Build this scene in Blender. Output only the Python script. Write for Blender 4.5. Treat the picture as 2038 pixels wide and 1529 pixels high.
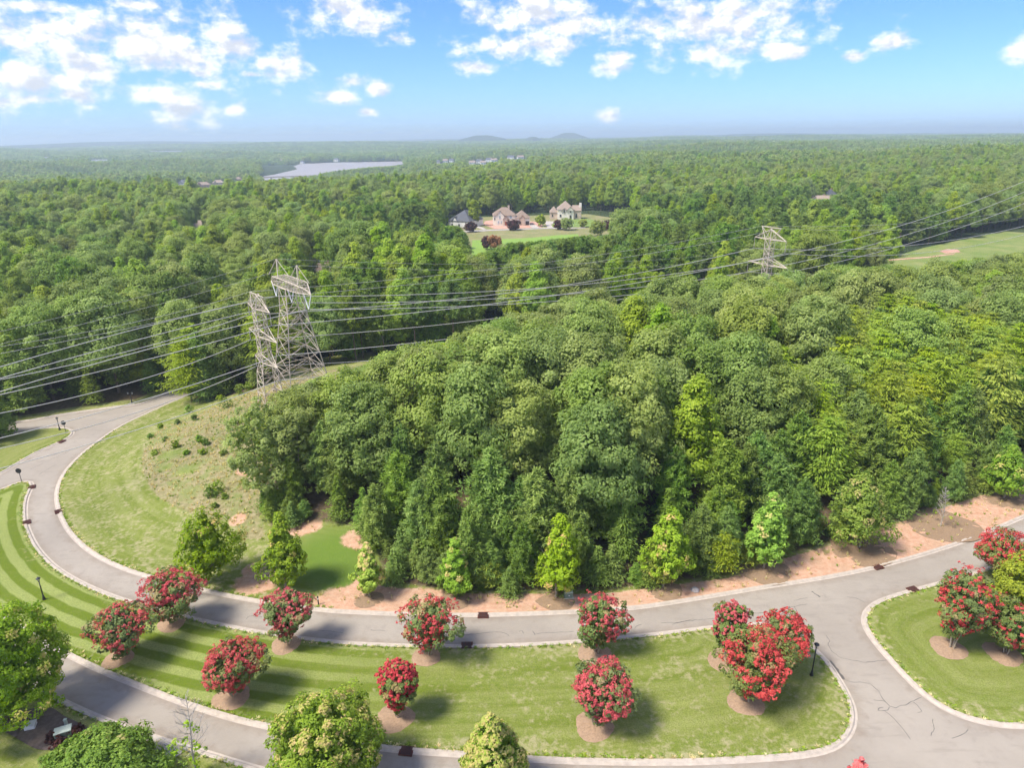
import bpy, bmesh, math, random, time
import numpy as np
from mathutils import Matrix, Vector
for o in list(bpy.data.objects): bpy.data.objects.remove(o)
T0 = time.time()
SC = bpy.context.scene
# ------------------------------------------------------------------ camera
CAM_H = 52.0                       # drone height over the lawn, metres
PW, PH = 2038.0, 1529.0            # survey picture size used to lay out the plan
FPX = PW * 24.0 / 36.0
PITCH, ROLL = math.radians(70.0), math.radians(-0.73)
cam_data = bpy.data.cameras.new('camera')
cam_data.lens = 24.0; cam_data.sensor_width = 36.0
cam_data.clip_start = 0.5; cam_data.clip_end = 60000.0
cam = bpy.data.objects.new('camera', cam_data)
SC.collection.objects.link(cam)
CAM_R = Matrix.Rotation(PITCH, 3, 'X') @ Matrix.Rotation(ROLL, 3, 'Z')
cam.matrix_world = Matrix.Translation((0, 0, CAM_H)) @ CAM_R.to_4x4()
SC.camera = cam
# ------------------------------------------------------------------ light
SUN_EL, SUN_AZ = math.radians(56.0), math.radians(-114.0)   # azimuth from +Y towards +X: sun stands on the left, a little behind
sun_dir = Vector((math.sin(SUN_AZ) * math.cos(SUN_EL), math.cos(SUN_AZ) * math.cos(SUN_EL), math.sin(SUN_EL)))
sd = bpy.data.lights.new('sun', 'SUN'); sd.energy = 1.0; sd.angle = math.radians(15.0); sd.color = (1.0, 0.94, 0.84)
sun = bpy.data.objects.new('sun', sd); SC.collection.objects.link(sun)
sun.rotation_euler = (-sun_dir).to_track_quat('-Z', 'Y').to_euler()
VS = SC.view_settings
VS.view_transform = 'Standard'; VS.look = 'None'; VS.gamma = 1.0; VS.use_curve_mapping = False
VS.exposure = 2.8
SKY_STRENGTH = 0.064
SC.render.engine = 'CYCLES'
CY = SC.cycles
CY.max_bounces = 5; CY.diffuse_bounces = 4; CY.use_adaptive_sampling = True; CY.adaptive_threshold = 0.014; CY.adaptive_min_samples = 24; CY.glossy_bounces = 2; CY.transmission_bounces = 3
CY.volume_bounces = 0; CY.transparent_max_bounces = 4
CY.caustics_reflective = False; CY.caustics_refractive = False
CY.use_denoising = True; CY.denoiser = 'OPENIMAGEDENOISE'; CY.denoising_input_passes = 'RGB_ALBEDO_NORMAL'
CY.sample_clamp_indirect = 4.0

_R = np.array(CAM_R)
def ray(px, py):
    return _R @ np.array([(px - PW / 2) / FPX, -(py - PH / 2) / FPX, -1.0])
def un(px, py, z=0.0):
    """plan position, at height z, of a survey mark"""
    d = ray(px, py); t = (z - CAM_H) / d[2]
    return np.array([0, 0, CAM_H]) + d * t
def at_y(px, py, y):
    d = ray(px, py); return np.array([0, 0, CAM_H]) + d * (y / d[1])
def proj(P):
    P = np.asarray(P, float).reshape(-1, 3) - np.array([0, 0, CAM_H])
    c = P @ _R
    return PW / 2 + FPX * c[:, 0] / -c[:, 2], PH / 2 - FPX * c[:, 1] / -c[:, 2], -c[:, 2]

# ------------------------------------------------------------------ node helpers
class NT:
    def __init__(s, nt): s.nt = nt
    def n(s, typ, *ins, op=None, out=0, **kw):
        nd = s.nt.nodes.new(typ)
        if op: nd.operation = op
        props = {k: v for k, v in kw.items() if not k.startswith('i_')}
        for k, v in props.items(): setattr(nd, k, v)
        for i, v in enumerate(ins):
            if v is not None: s.put(nd.inputs[i], v)
        for k, v in kw.items():
            if k.startswith('i_'): s.put(nd.inputs[k[2:].replace('_', ' ')], v)
        return nd.outputs[out] if out is not None else nd
    def put(s, sock, v):
        if isinstance(v, bpy.types.NodeSocket): s.nt.links.new(v, sock)
        else: sock.default_value = v
    def m(s, op, *a): return s.n('ShaderNodeMath', *a, op=op)
    def v(s, op, *a, out=0): return s.n('ShaderNodeVectorMath', *a, op=op, out=out)
    def noise(s, vec, scale, detail=4.0, rough=0.55, out=0, dim='3D'):
        return s.n('ShaderNodeTexNoise', noise_dimensions=dim, i_Vector=vec, i_Scale=scale, i_Detail=detail, i_Roughness=rough, out=out)
    def mix(s, f, a, b):
        nd = s.nt.nodes.new('ShaderNodeMix'); nd.data_type = 'RGBA'
        s.put(nd.inputs[0], f); s.put(nd.inputs[6], a); s.put(nd.inputs[7], b)
        return nd.outputs[2]
    def step(s, x, a, b):
        nd = s.nt.nodes.new('ShaderNodeMapRange'); nd.interpolation_type = 'SMOOTHSTEP'
        for i, v in enumerate((x, a, b, 0.0, 1.0)): s.put(nd.inputs[i], v)
        return nd.outputs[0]
    def ramp(s, x, stops):
        nd = s.nt.nodes.new('ShaderNodeValToRGB'); s.put(nd.inputs[0], x)
        cr = nd.color_ramp
        while len(cr.elements) < len(stops): cr.elements.new(0.5)
        for e, (p, c) in zip(cr.elements, stops): e.position = p; e.color = c
        return nd.outputs[0]
    def attr(s, name, out='Fac'):
        nd = s.nt.nodes.new('ShaderNodeAttribute'); nd.attribute_name = name
        return nd.outputs[out]
def c4(r, g, b): return (r, g, b, 1.0)

# ------------------------------------------------------------------ sky
W = bpy.data.worlds.new('World'); SC.world = W; W.use_nodes = True
W.node_tree.nodes.clear(); w = NT(W.node_tree)
sky = w.n('ShaderNodeTexSky', sky_type='NISHITA', sun_disc=False, sun_elevation=SUN_EL, sun_rotation=SUN_AZ, altitude=200.0,
          air_density=1.0, dust_density=0.35, ozone_density=2.2)
tc = w.n('ShaderNodeTexCoord', out=0)
sep = w.n('ShaderNodeSeparateXYZ', tc, out=None)
az = w.m('MULTIPLY', w.m('ARCTAN2', sep.outputs[0], sep.outputs[1]), 57.2958)
el = w.m('MULTIPLY', w.m('ARCSINE', sep.outputs[2]), 57.2958)
ae = w.n('ShaderNodeCombineXYZ', az, el, 0.0)
CLOUDS = [(300,85,170,62),(395,110,80,40),(55,65,95,42),(180,130,80,36),(55,160,95,40),(140,188,48,20),(60,197,90,14),(300,185,80,18),(375,215,64,34),
 (355,253,26,11),(400,145,34,9),(402,170,32,10),(480,95,60,22),(560,132,60,32),(500,148,26,7),(690,15,95,38),(735,45,60,24),(790,76,38,13),(462,218,24,11),
 (670,192,38,17),(755,178,34,17),(700,163,36,15),(732,223,20,8),(1060,25,140,40),(1125,50,80,26),(1060,88,140,26),(955,133,48,12),(1215,135,46,15),(1220,112,44,9),
 (1210,230,26,13),(1300,48,60,18),(1430,50,180,42),(1480,22,110,36),(1440,98,135,28),(1580,103,32,11),(1770,85,32,15),(1700,112,20,9),(2032,95,24,20),(60,12,90,10),(270,8,60,10)]
dist = None
for (px, py, a, b) in CLOUDS:
    d = ray(px, py); d = d / np.linalg.norm(d)
    ca, ce = math.degrees(math.atan2(d[0], d[1])), math.degrees(math.asin(d[2]))
    ra, re = 1.12 * a * 0.040, 1.18 * b * 0.0415
    L = w.v('LENGTH', w.v('MULTIPLY_ADD', ae, (1 / ra, 1 / re, 0), (-ca / ra, -ce / re, 0)), out='Value')
    dist = L if dist is None else w.m('MINIMUM', dist, L)
warp = w.v('MULTIPLY', ae, (1.0, 1.45, 1.0))
nz = w.noise(warp, 0.42, 9.0, 0.62)
nz2 = w.noise(w.v('ADD', warp, (-0.5, 0.9, 0.0)), 0.42, 5.0, 0.6)
blob = w.m('ADD', w.m('SUBTRACT', 1.0, w.m('MINIMUM', dist, 2.0)), w.m('MULTIPLY', w.m('SUBTRACT', nz, 0.5), 3.5))
# cumulus carried on over the unseen dome, cover thickened for more ambient light
plane = w.v('DIVIDE', tc, w.n('ShaderNodeCombineXYZ', w.m('ADD', w.m('MAXIMUM', sep.outputs[2], 0.0), 0.12), w.m('ADD', w.m('MAXIMUM', sep.outputs[2], 0.0), 0.12), 1.0))
gen = w.m('MULTIPLY', w.m('SUBTRACT', w.noise(plane, 1.3, 8.0, 0.6), 0.43), 5.0)
away = w.m('MAXIMUM', w.step(w.m('ABSOLUTE', az), 39.0, 46.0), w.step(el, 13.5, 17.0))
gen = w.m('ADD', gen, w.m('MULTIPLY', w.m('SUBTRACT', away, 1.0), 4.0))
field = w.m('MAXIMUM', blob, gen)
dens = w.step(field, -0.10, 0.95)
dens = w.m('MULTIPLY', dens, w.step(el, -0.2, 1.2))
lit = w.step(w.m('ADD', w.m('MULTIPLY', w.m('SUBTRACT', nz, nz2), 4.0), w.m('MULTIPLY', field, -0.30)), -0.75, 0.35)
skyc = w.n('ShaderNodeHueSaturation', 0.5, 1.05, 1.0, 1.0, sky)
SKYMUL = w.v('MULTIPLY', skyc, (0.200, 0.292, 0.52))
cloudc = w.mix(lit, c4(1.75, 1.85, 2.05), c4(3.1, 3.04, 2.95))
final = w.mix(w.m('MULTIPLY', dens, 0.96), SKYMUL, cloudc)
bg = w.n('ShaderNodeBackground', final, SKY_STRENGTH)
w.n('ShaderNodeOutputWorld', bg, out=None)

# ------------------------------------------------------------------ object helpers
COL = SC.collection
def fast_mesh(name, V, Fq, mats, tint=None, midx=None, smooth=False):
    """V (n,3), Fq (m,4) or (m,3) index array"""
    V = np.asarray(V, np.float32); Fq = np.asarray(Fq, np.int32)
    me = bpy.data.meshes.new(name); k = Fq.shape[1]
    me.vertices.add(len(V)); me.vertices.foreach_set('co', V.ravel())
    me.loops.add(Fq.size); me.loops.foreach_set('vertex_index', Fq.ravel())
    me.polygons.add(len(Fq)); me.polygons.foreach_set('loop_start', np.arange(len(Fq), dtype=np.int32) * k)
    if midx is not None: me.polygons.foreach_set('material_index', np.asarray(midx, np.int32))
    me.polygons.foreach_set('use_smooth', np.full(len(Fq), smooth))
    for m in (mats if isinstance(mats, (list, tuple)) else [mats]): me.materials.append(m)
    if tint is not None:
        a = me.attributes.new('tint', 'FLOAT', 'POINT'); a.data.foreach_set('value', np.asarray(tint, np.float32))
    me.update(calc_edges=True)
    return me
def link(name, data, parent=None, loc=None):
    o = bpy.data.objects.new(name, data); COL.objects.link(o)
    if parent is not None: o.parent = parent
    if loc is not None: o.location = loc
    return o
def tag(o, label=None, cat=None, group=None, kind=None):
    if label: o['label'] = label
    if cat: o['category'] = cat
    if group: o['group'] = group
    if kind: o['kind'] = kind
    return o
def thing(name, label, cat, loc, rz=0.0, group=None):
    o = link(name, None, None, loc); o.rotation_euler.z = rz
    o.empty_display_size = 0.5
    return tag(o, label, cat, group)
class MB:
    """collects boxes, bars, tubes and polygons into one mesh"""
    def __init__(s): s.v = []; s.f = []
    def add(s, V, Fs):
        b = len(s.v); s.v += [tuple(map(float, p)) for p in V]; s.f += [tuple(int(i) + b for i in f) for f in Fs]; return s
    def box(s, c, d, rz=0.0, taper=1.0):
        cx, cy, cz = c; a, b, h = d[0] / 2, d[1] / 2, d[2] / 2; co, si = math.cos(rz), math.sin(rz); V = []
        for zz, k in ((-h, 1.0), (h, taper)):
            for (x, y) in ((-a, -b), (a, -b), (a, b), (-a, b)):
                x *= k; y *= k; V.append((cx + x * co - y * si, cy + x * si + y * co, cz + zz))
        return s.add(V, [(3, 2, 1, 0), (4, 5, 6, 7), (0, 1, 5, 4), (1, 2, 6, 5), (2, 3, 7, 6), (3, 0, 4, 7)])
    def tube(s, pts, rad, n=6, caps=True):
        V, Fs = tube(pts, rad, n); s.add(V, Fs)
        if caps: b = len(s.v) - len(V); s.f += [tuple(b + i for i in range(n))[::-1], tuple(b + len(V) - n + i for i in range(n))]
        return s
    def bar(s, a, b, w): return s.tube([a, b], [w / 2, w / 2], 4)
    def lathe(s, prof, n=12, c=(0, 0, 0)):
        V = []; Fs = []
        for r, z in prof:
            for i in range(n): a = 2 * math.pi * i / n; V.append((c[0] + r * math.cos(a), c[1] + r * math.sin(a), c[2] + z))
        for k in range(len(prof) - 1):
            for i in range(n): j = (i + 1) % n; Fs.append((k * n + i, k * n + j, (k + 1) * n + j, (k + 1) * n + i))
        Fs.append(tuple(range(n))[::-1]); Fs.append(tuple((len(prof) - 1) * n + i for i in range(n)))
        return s.add(V, Fs)
    def mesh(s, name, mat, smooth=False):
        me = bpy.data.meshes.new(name); me.from_pydata(s.v, [], s.f)
        for m in (mat if isinstance(mat, (list, tuple)) else [mat]): me.materials.append(m)
        if smooth: me.polygons.foreach_set('use_smooth', [True] * len(me.polygons))
        me.update(); return me
    def build(s, name, mat, parent=None, loc=None, smooth=False): return link(name, s.mesh(name, mat, smooth), parent, loc)
def tube(pts, rad, n=6):
    P = np.asarray(pts, float); m = len(P)
    T = np.gradient(P, axis=0); T /= np.linalg.norm(T, axis=1, keepdims=True) + 1e-9
    ref = np.where(np.abs(T[:, 2:3]) > 0.9, np.array([[1.0, 0, 0]]), np.array([[0, 0, 1.0]]))
    A = np.cross(T, ref); A /= np.linalg.norm(A, axis=1, keepdims=True) + 1e-9; B = np.cross(T, A)
    ang = 2 * np.pi * np.arange(n) / n
    V = P[:, None, :] + np.asarray(rad, float)[:, None, None] * (np.cos(ang)[None, :, None] * A[:, None, :] + np.sin(ang)[None, :, None] * B[:, None, :])
    i = np.arange(n); j = (i + 1) % n
    Fs = np.concatenate([np.stack([k * n + i, k * n + j, (k + 1) * n + j, (k + 1) * n + i], 1) for k in range(m - 1)])
    return V.reshape(-1, 3), Fs
# ------------------------------------------------------------------ materials
ALB = 0.97
def new_mat(name):
    m = bpy.data.materials.new(name); m.use_nodes = True; m.node_tree.nodes.clear(); return m, NT(m.node_tree)
def finish(t, col, rough=0.8, spec=0.25, bump=None, metal=0.0):
    if not isinstance(col, tuple): col = t.v('MULTIPLY', col, (ALB, ALB, ALB))
    p = t.n('ShaderNodeBsdfPrincipled', out=None)
    t.put(p.inputs['Base Color'], col); t.put(p.inputs['Roughness'], rough); t.put(p.inputs['Specular IOR Level'], spec); t.put(p.inputs['Metallic'], metal)
    if bump is not None: t.put(p.inputs['Normal'], bump)
    t.n('ShaderNodeOutputMaterial', p.outputs[0], out=None)
def simple(name, col, rough=0.8, spec=0.25, var=0.25, scale=3.0, metal=0.0):
    m, t = new_mat(name)
    g = t.n('ShaderNodeNewGeometry', out=0)
    n1 = t.noise(g, scale, 5.0, 0.6)
    c = t.mix(n1, c4(*[x * (1 - var) for x in col]), c4(*[min(1, x * (1 + var)) for x in col]))
    finish(t, c, rough, spec, metal=metal); return m
def leaf_mat(name, stops, transl=0.33, rnd=0.5, hue=0.018, rough=0.55, sat=1.0):
    """leaf colour from the per-leaf 'tint' value, shifted tree by tree"""
    m, t = new_mat(name)
    oi = t.n('ShaderNodeObjectInfo', out='Random')
    tint = t.attr('tint')
    c = t.ramp(tint, [(p, c4(*k)) for p, k in stops])
    val = t.m('ADD', 1.42 - rnd / 2, t.m('MULTIPLY', oi, rnd))
    r2 = t.m('FRACT', t.m('MULTIPLY', oi, 37.7))
    hu = t.m('ADD', 0.5 - hue, t.m('MULTIPLY', r2, 2 * hue))
    r3 = t.m('FRACT', t.m('MULTIPLY', oi, 91.3))
    c = t.n('ShaderNodeHueSaturation', hu, t.m('ADD', sat - 0.06, t.m('MULTIPLY', r3, 0.16)), val, 1.0, c)
    p = t.n('ShaderNodeBsdfPrincipled', out=None)
    t.put(p.inputs['Base Color'], c); p.inputs['Roughness'].default_value = rough; p.inputs['Specular IOR Level'].default_value = 0.12
    tr = t.n('ShaderNodeBsdfTranslucent', t.v('MULTIPLY', c, (1.1, 1.15, 0.7)))
    mx = t.n('ShaderNodeMixShader', transl, p.outputs[0], tr)
    t.n('ShaderNodeOutputMaterial', mx, out=None); return m
M = {}
M['oak'] = leaf_mat('oak_leaves', [(0.0, (0.132, 0.178, 0.044)), (0.5, (0.232, 0.292, 0.078)), (1.0, (0.350, 0.402, 0.138))], rnd=0.42, transl=0.47)
M['poplar'] = leaf_mat('poplar_leaves', [(0.0, (0.135, 0.200, 0.022)), (0.5, (0.220, 0.300, 0.034)), (1.0, (0.320, 0.380, 0.065))], rnd=0.5, transl=0.42)
M['pine'] = leaf_mat('pine_needles', [(0.0, (0.100, 0.158, 0.034)), (0.5, (0.170, 0.245, 0.052)), (1.0, (0.250, 0.325, 0.080))], transl=0.35, rnd=0.4)
M['virginia'] = leaf_mat('virginia_pine_needles', [(0.0, (0.130, 0.190, 0.022)), (0.5, (0.220, 0.290, 0.036)), (1.0, (0.310, 0.365, 0.062))], transl=0.35, rnd=0.35)
M['cedar'] = leaf_mat('cedar_needles', [(0.0, (0.085, 0.130, 0.024)), (0.5, (0.145, 0.205, 0.038)), (1.0, (0.220, 0.285, 0.060))], transl=0.3, rnd=0.35)
M['maple'] = leaf_mat('maple_leaves', [(0.0, (0.135, 0.230, 0.020)), (0.45, (0.225, 0.345, 0.032)), (0.72, (0.32, 0.42, 0.060)), (1.0, (0.56, 0.38, 0.18))], rnd=0.22, hue=0.012)
M['maple_dark'] = leaf_mat('maple_green_leaves', [(0.0, (0.100, 0.170, 0.018)), (0.5, (0.190, 0.275, 0.030)), (0.75, (0.295, 0.350, 0.060)), (1.0, (0.48, 0.36, 0.16))], rnd=0.2, hue=0.012)
M['cypress'] = leaf_mat('cypress_leaves', [(0.0, (0.14, 0.17, 0.014)), (0.5, (0.27, 0.30, 0.020)), (1.0, (0.40, 0.40, 0.032))], rnd=0.15, hue=0.01)
M['myrtle'] = leaf_mat('crepe_myrtle_leaves', [(0.0, (0.080, 0.115, 0.034)), (0.6, (0.155, 0.190, 0.060)), (1.0, (0.31, 0.21, 0.11))], rnd=0.25, hue=0.015, transl=0.25)
M['blossom'] = leaf_mat('crepe_myrtle_blossom', [(0.0, (0.26, 0.045, 0.045)), (0.5, (0.43, 0.075, 0.075)), (1.0, (0.53, 0.155, 0.14))], rnd=0.14, hue=0.004, transl=0.25)
M['plum'] = leaf_mat('plum_leaves', [(0.0, (0.035, 0.016, 0.018)), (1.0, (0.13, 0.055, 0.045))], rnd=0.2, hue=0.01)
M['tanleaf'] = leaf_mat('browned_leaves', [(0.0, (0.15, 0.085, 0.04)), (1.0, (0.42, 0.24, 0.12))], rnd=0.2, hue=0.01)
M['straw'] = leaf_mat('dry_grass_blades', [(0.0, (0.30, 0.27, 0.11)), (0.5, (0.52, 0.44, 0.23)), (1.0, (0.70, 0.60, 0.38))], rnd=0.35, hue=0.02)
M['weed'] = leaf_mat('weed_leaves', [(0.0, (0.11, 0.17, 0.02)), (1.0, (0.24, 0.33, 0.045))], rnd=0.4)
M['bark'] = simple('bark', (0.13, 0.10, 0.075), 0.9, 0.1, 0.4, 2.0)
M['bark_pale'] = simple('pale_bark', (0.36, 0.30, 0.23), 0.85, 0.15, 0.35, 2.0)
M['bark_grey'] = simple('grey_dead_bark', (0.40, 0.36, 0.32), 0.85, 0.15, 0.3, 2.0)
M['concrete'] = simple('kerb_concrete', (0.46, 0.395, 0.325), 0.9, 0.2, 0.38, 1.6)
M['drive'] = simple('driveway_concrete', (0.44, 0.395, 0.345), 0.9, 0.2, 0.12, 0.7)
M['mulch'] = simple('brown_mulch', (0.33, 0.225, 0.145), 0.95, 0.1, 0.45, 5.0)
M['mulch_dark'] = simple('dark_mulch', (0.15, 0.115, 0.095), 0.95, 0.1, 0.6, 3.0)
M['mulch_clay'] = simple('clay_mulch', (0.27, 0.185, 0.115), 0.95, 0.1, 0.35, 4.0)
M['iron'] = simple('rusty_cast_iron', (0.10, 0.035, 0.025), 0.7, 0.3, 0.4, 6.0)
M['black'] = simple('black_paint', (0.018, 0.019, 0.021), 0.45, 0.5, 0.2)
M['lamp_glass'] = simple('frosted_lamp_glass', (0.45, 0.46, 0.46), 0.25, 0.5, 0.05)
M['seal'] = simple('tar_crack_seal', (0.11, 0.098, 0.086), 0.6, 0.3, 0.3)
M['steel'] = simple('weathered_lattice_steel', (0.52, 0.445, 0.355), 0.6, 0.3, 0.3, 1.2)
M['wire'] = simple('aluminium_conductor', (0.52, 0.50, 0.475), 0.55, 0.4, 0.06, 0.3)
M['insul'] = simple('pale_insulator', (0.72, 0.72, 0.72), 0.35, 0.5, 0.08)
M['insul_b'] = simple('grey_brown_insulator', (0.36, 0.31, 0.28), 0.4, 0.5, 0.1)
M['cream'] = simple('cream_stone_wall', (0.80, 0.74, 0.64), 0.85, 0.2, 0.14, 0.7)
M['tanbrick'] = simple('tan_brick_wall', (0.58, 0.46, 0.36), 0.85, 0.2, 0.2, 0.9)
M['redbrick'] = simple('brown_brick_wall', (0.34, 0.21, 0.16), 0.85, 0.2, 0.2, 0.9)
M['whitewall'] = simple('white_siding', (0.74, 0.73, 0.70), 0.7, 0.25, 0.06)
M['roof_brown'] = simple('brown_shingle_roof', (0.26, 0.195, 0.15), 0.9, 0.2, 0.3, 1.2)
M['roof_grey'] = simple('charcoal_shingle_roof', (0.105, 0.11, 0.125), 0.85, 0.2, 0.25, 1.2)
M['roof_tan'] = simple('tan_shingle_roof', (0.32, 0.25, 0.20), 0.9, 0.2, 0.25, 1.2)
M['window'] = simple('window_glass', (0.05, 0.06, 0.07), 0.12, 0.6, 0.2)
M['window_pale'] = simple('painted_reflection_window', (0.42, 0.47, 0.50), 0.15, 0.6, 0.1)  # pale base colour stands in for a reflection in the glass
M['door'] = simple('red_brown_door', (0.28, 0.07, 0.04), 0.5, 0.4, 0.15)
M['dark_door'] = simple('dark_door', (0.035, 0.025, 0.022), 0.5, 0.4, 0.15)
M['green_box'] = simple('green_utility_paint', (0.20, 0.27, 0.20), 0.5, 0.4, 0.1)
M['pale_box'] = simple('pale_green_utility_paint', (0.52, 0.58, 0.47), 0.5, 0.4, 0.08)
M['white'] = simple('white_paint', (0.78, 0.76, 0.76), 0.5, 0.4, 0.05)
M['sign_back'] = simple('dark_sign_back', (0.02, 0.02, 0.022), 0.5, 0.4, 0.1)
M['stone'] = simple('pale_rock', (0.45, 0.40, 0.36), 0.9, 0.2, 0.25)

def asphalt():
    m, t = new_mat('worn_grey_asphalt')
    g = t.n('ShaderNodeNewGeometry', out=0)
    big = t.noise(g, 0.09, 4.0, 0.6); mid = t.noise(g, 0.8, 5.0, 0.65); fine = t.noise(g, 14.0, 3.0, 0.7)
    c = t.mix(t.step(big, 0.35, 0.68), c4(0.305, 0.264, 0.212), c4(0.360, 0.314, 0.254))
    c = t.mix(t.m('MULTIPLY', t.step(mid, 0.5, 0.75), 0.5), c, c4(0.24, 0.205, 0.168))
    c = t.mix(t.m('MULTIPLY', fine, 0.35), c, c4(0.32, 0.29, 0.258))
    tread = t.noise(t.v('MULTIPLY', g, (0.25, 1.3, 1.0)), 0.9, 4.0, 0.6)
    c = t.mix(t.m('MULTIPLY', t.step(tread, 0.52, 0.72), 0.38), c, c4(0.235, 0.203, 0.168))
    wash = t.m('MULTIPLY', t.step(t.m('ADD', t.attr('edge'), t.m('MULTIPLY', t.m('SUBTRACT', mid, 0.5), 1.6)), 0.25, 1.0), 0.45)
    c = t.mix(wash, c, c4(0.24, 0.185, 0.135))       # clay washed into the gutter
    b = t.n('ShaderNodeBump', 0.25, 0.02, i_Height=fine, out=0)
    finish(t, c, 0.9, 0.2, b); return m
M['asphalt'] = asphalt()

def ground_mat():
    """mown lawn, clay, rough meadow, leaf litter and lush turf blended by the 'zone' weights"""
    m, t = new_mat('lawn_clay_and_meadow')
    g = t.n('ShaderNodeNewGeometry', out=0)
    za = t.attr('zone', 'Color'); zs = t.n('ShaderNodeSeparateColor', za, out=None)
    zb = t.attr('zone2', 'Color'); zs2 = t.n('ShaderNodeSeparateColor', zb, out=None)
    mow = t.attr('mow')
    big = t.noise(g, 0.055, 3.0, 0.55); mid = t.noise(g, 0.33, 5.0, 0.62); sm = t.noise(g, 1.5, 5.0, 0.68); fine = t.noise(g, 7.0, 4.0, 0.7)
    wob = t.m('MULTIPLY', t.m('SUBTRACT', mid, 0.5), 0.5)
    # mowing stripes follow the road: alternate light and dark laps
    lap = t.m('SINE', t.m('MULTIPLY', t.m('ADD', mow, wob), math.pi / 1.15))
    stripe = t.m('MULTIPLY', t.step(lap, -0.35, 0.35), zs2.outputs[1])
    g1 = t.mix(stripe, c4(0.125, 0.178, 0.012), c4(0.290, 0.330, 0.098))
    sv = t.v('MULTIPLY', g, (0.05, 0.05, 0.05)); streak = t.noise(t.v('ADD', sv, t.n('ShaderNodeCombineXYZ', 0.0, 0.0, t.m('MULTIPLY', mow, 0.75))), 1.0, 5.0, 0.62)
    plain = t.mix(t.step(t.m('ADD', t.m('MULTIPLY', streak, 0.75), t.m('MULTIPLY', sm, 0.25)), 0.36, 0.62), c4(0.160, 0.195, 0.030), c4(0.315, 0.320, 0.110))
    lawn = t.mix(zs2.outputs[1], plain, g1)
    lawn = t.mix(t.m('MULTIPLY', t.m('MULTIPLY', t.step(sm, 0.40, 0.70), t.m('SUBTRACT', 1.0, t.m('MULTIPLY', zs2.outputs[1], 0.6))), 0.5), lawn, c4(0.25, 0.235, 0.105))
    lawn = t.mix(t.m('MULTIPLY', t.step(fine, 0.38, 0.66), 0.55), lawn, c4(0.105, 0.142, 0.020))
    dry = t.step(t.m('ADD', zs2.outputs[0], t.m('ADD', t.m('MULTIPLY', t.m('SUBTRACT', sm, 0.5), 2.2), t.m('MULTIPLY', t.m('SUBTRACT', mid, 0.5), 1.6))), 0.45, 1.0)
    straw = t.mix(fine, c4(0.34, 0.30, 0.15), c4(0.47, 0.41, 0.26))
    lawn = t.mix(t.m('MULTIPLY', dry, 0.62), lawn, straw)
    lush = t.mix(sm, c4(0.095, 0.170, 0.018), c4(0.155, 0.215, 0.040))
    lawn = t.mix(t.step(t.m('ADD', t.m('ADD', zs2.outputs[2], wob), t.m('MULTIPLY', t.m('SUBTRACT', sm, 0.5), 0.9)), 0.25, 1.05), lawn, lush)
    mead = t.mix(t.step(sm, 0.33, 0.68), c4(0.20, 0.18, 0.075), c4(0.35, 0.295, 0.165))
    mead = t.mix(t.m('MULTIPLY', t.step(mid, 0.46, 0.62), 0.7), mead, c4(0.185, 0.225, 0.060))
    mead = t.mix(t.m('MULTIPLY', t.step(fine, 0.5, 0.7), 0.35), mead, c4(0.15, 0.15, 0.06))
    clay = t.mix(t.step(sm, 0.3, 0.7), c4(0.47, 0.255, 0.155), c4(0.59, 0.385, 0.265))
    clay = t.mix(t.m('MULTIPLY', t.step(mid, 0.45, 0.62), 0.4), clay, c4(0.42, 0.29, 0.18))
    clay = t.mix(t.m('MULTIPLY', t.step(fine, 0.52, 0.75), 0.45), clay, c4(0.24, 0.135, 0.085))
    clay = t.mix(t.m('MULTIPLY', t.step(t.noise(g, 0.5, 5.0, 0.7), 0.60, 0.68), 0.75), clay, c4(0.20, 0.20, 0.06))
    litter = t.mix(t.step(sm, 0.3, 0.7), c4(0.075, 0.055, 0.032), c4(0.16, 0.115, 0.070))
    e = t.m('ADD', wob, t.m('MULTIPLY', t.m('SUBTRACT', sm, 0.5), 0.45))
    c = t.mix(t.step(t.m('ADD', zs.outputs[1], e), 0.35, 0.65), lawn, mead)
    c = t.mix(t.step(t.m('ADD', zs.outputs[0], e), 0.38, 0.62), c, clay)
    c = t.mix(t.step(t.m('ADD', zs.outputs[2], e), 0.3, 0.7), c, litter)
    h = t.m('ADD', t.m('MULTIPLY', sm, 0.6), fine)
    b = t.n('ShaderNodeBump', 0.6, 0.14, i_Height=h, out=0)
    finish(t, c, 0.95, 0.1, b); return m
M['ground'] = ground_mat()
def forest_floor():
    m, t = new_mat('distant_woodland_ground')
    g = t.n('ShaderNodeNewGeometry', out=0)
    a = t.noise(g, 0.012, 6.0, 0.6); b = t.noise(g, 0.07, 5.0, 0.7)
    c = t.mix(t.step(a, 0.35, 0.65), c4(0.045, 0.07, 0.03), c4(0.08, 0.11, 0.042))
    c = t.mix(t.m('MULTIPLY', t.step(b, 0.4, 0.7), 0.6), c, c4(0.022, 0.034, 0.014))
    bp = t.n('ShaderNodeBump', 1.0, 12.0, i_Height=b, out=0)
    finish(t, c, 0.95, 0.1, bp); return m
M['floor'] = forest_floor()
def patch_mat(name, a, b, scale=0.6, stripes=None):
    m, t = new_mat(name); g = t.n('ShaderNodeNewGeometry', out=0)
    n1 = t.noise(g, scale, 5.0, 0.65); c = t.mix(t.step(n1, 0.3, 0.7), c4(*a), c4(*b))
    if stripes:
        s = t.n('ShaderNodeSeparateXYZ', g, out=None)
        k = t.m('SINE', t.m('MULTIPLY', t.m('ADD', s.outputs[0], t.m('MULTIPLY', s.outputs[1], 0.35)), 2 * math.pi / stripes))
        c = t.mix(t.m('MULTIPLY', t.step(k, -0.3, 0.3), 0.6), c, c4(a[0] * 0.55, a[1] * 0.62, a[2] * 0.5))
    finish(t, c, 0.95, 0.1); return m
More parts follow.
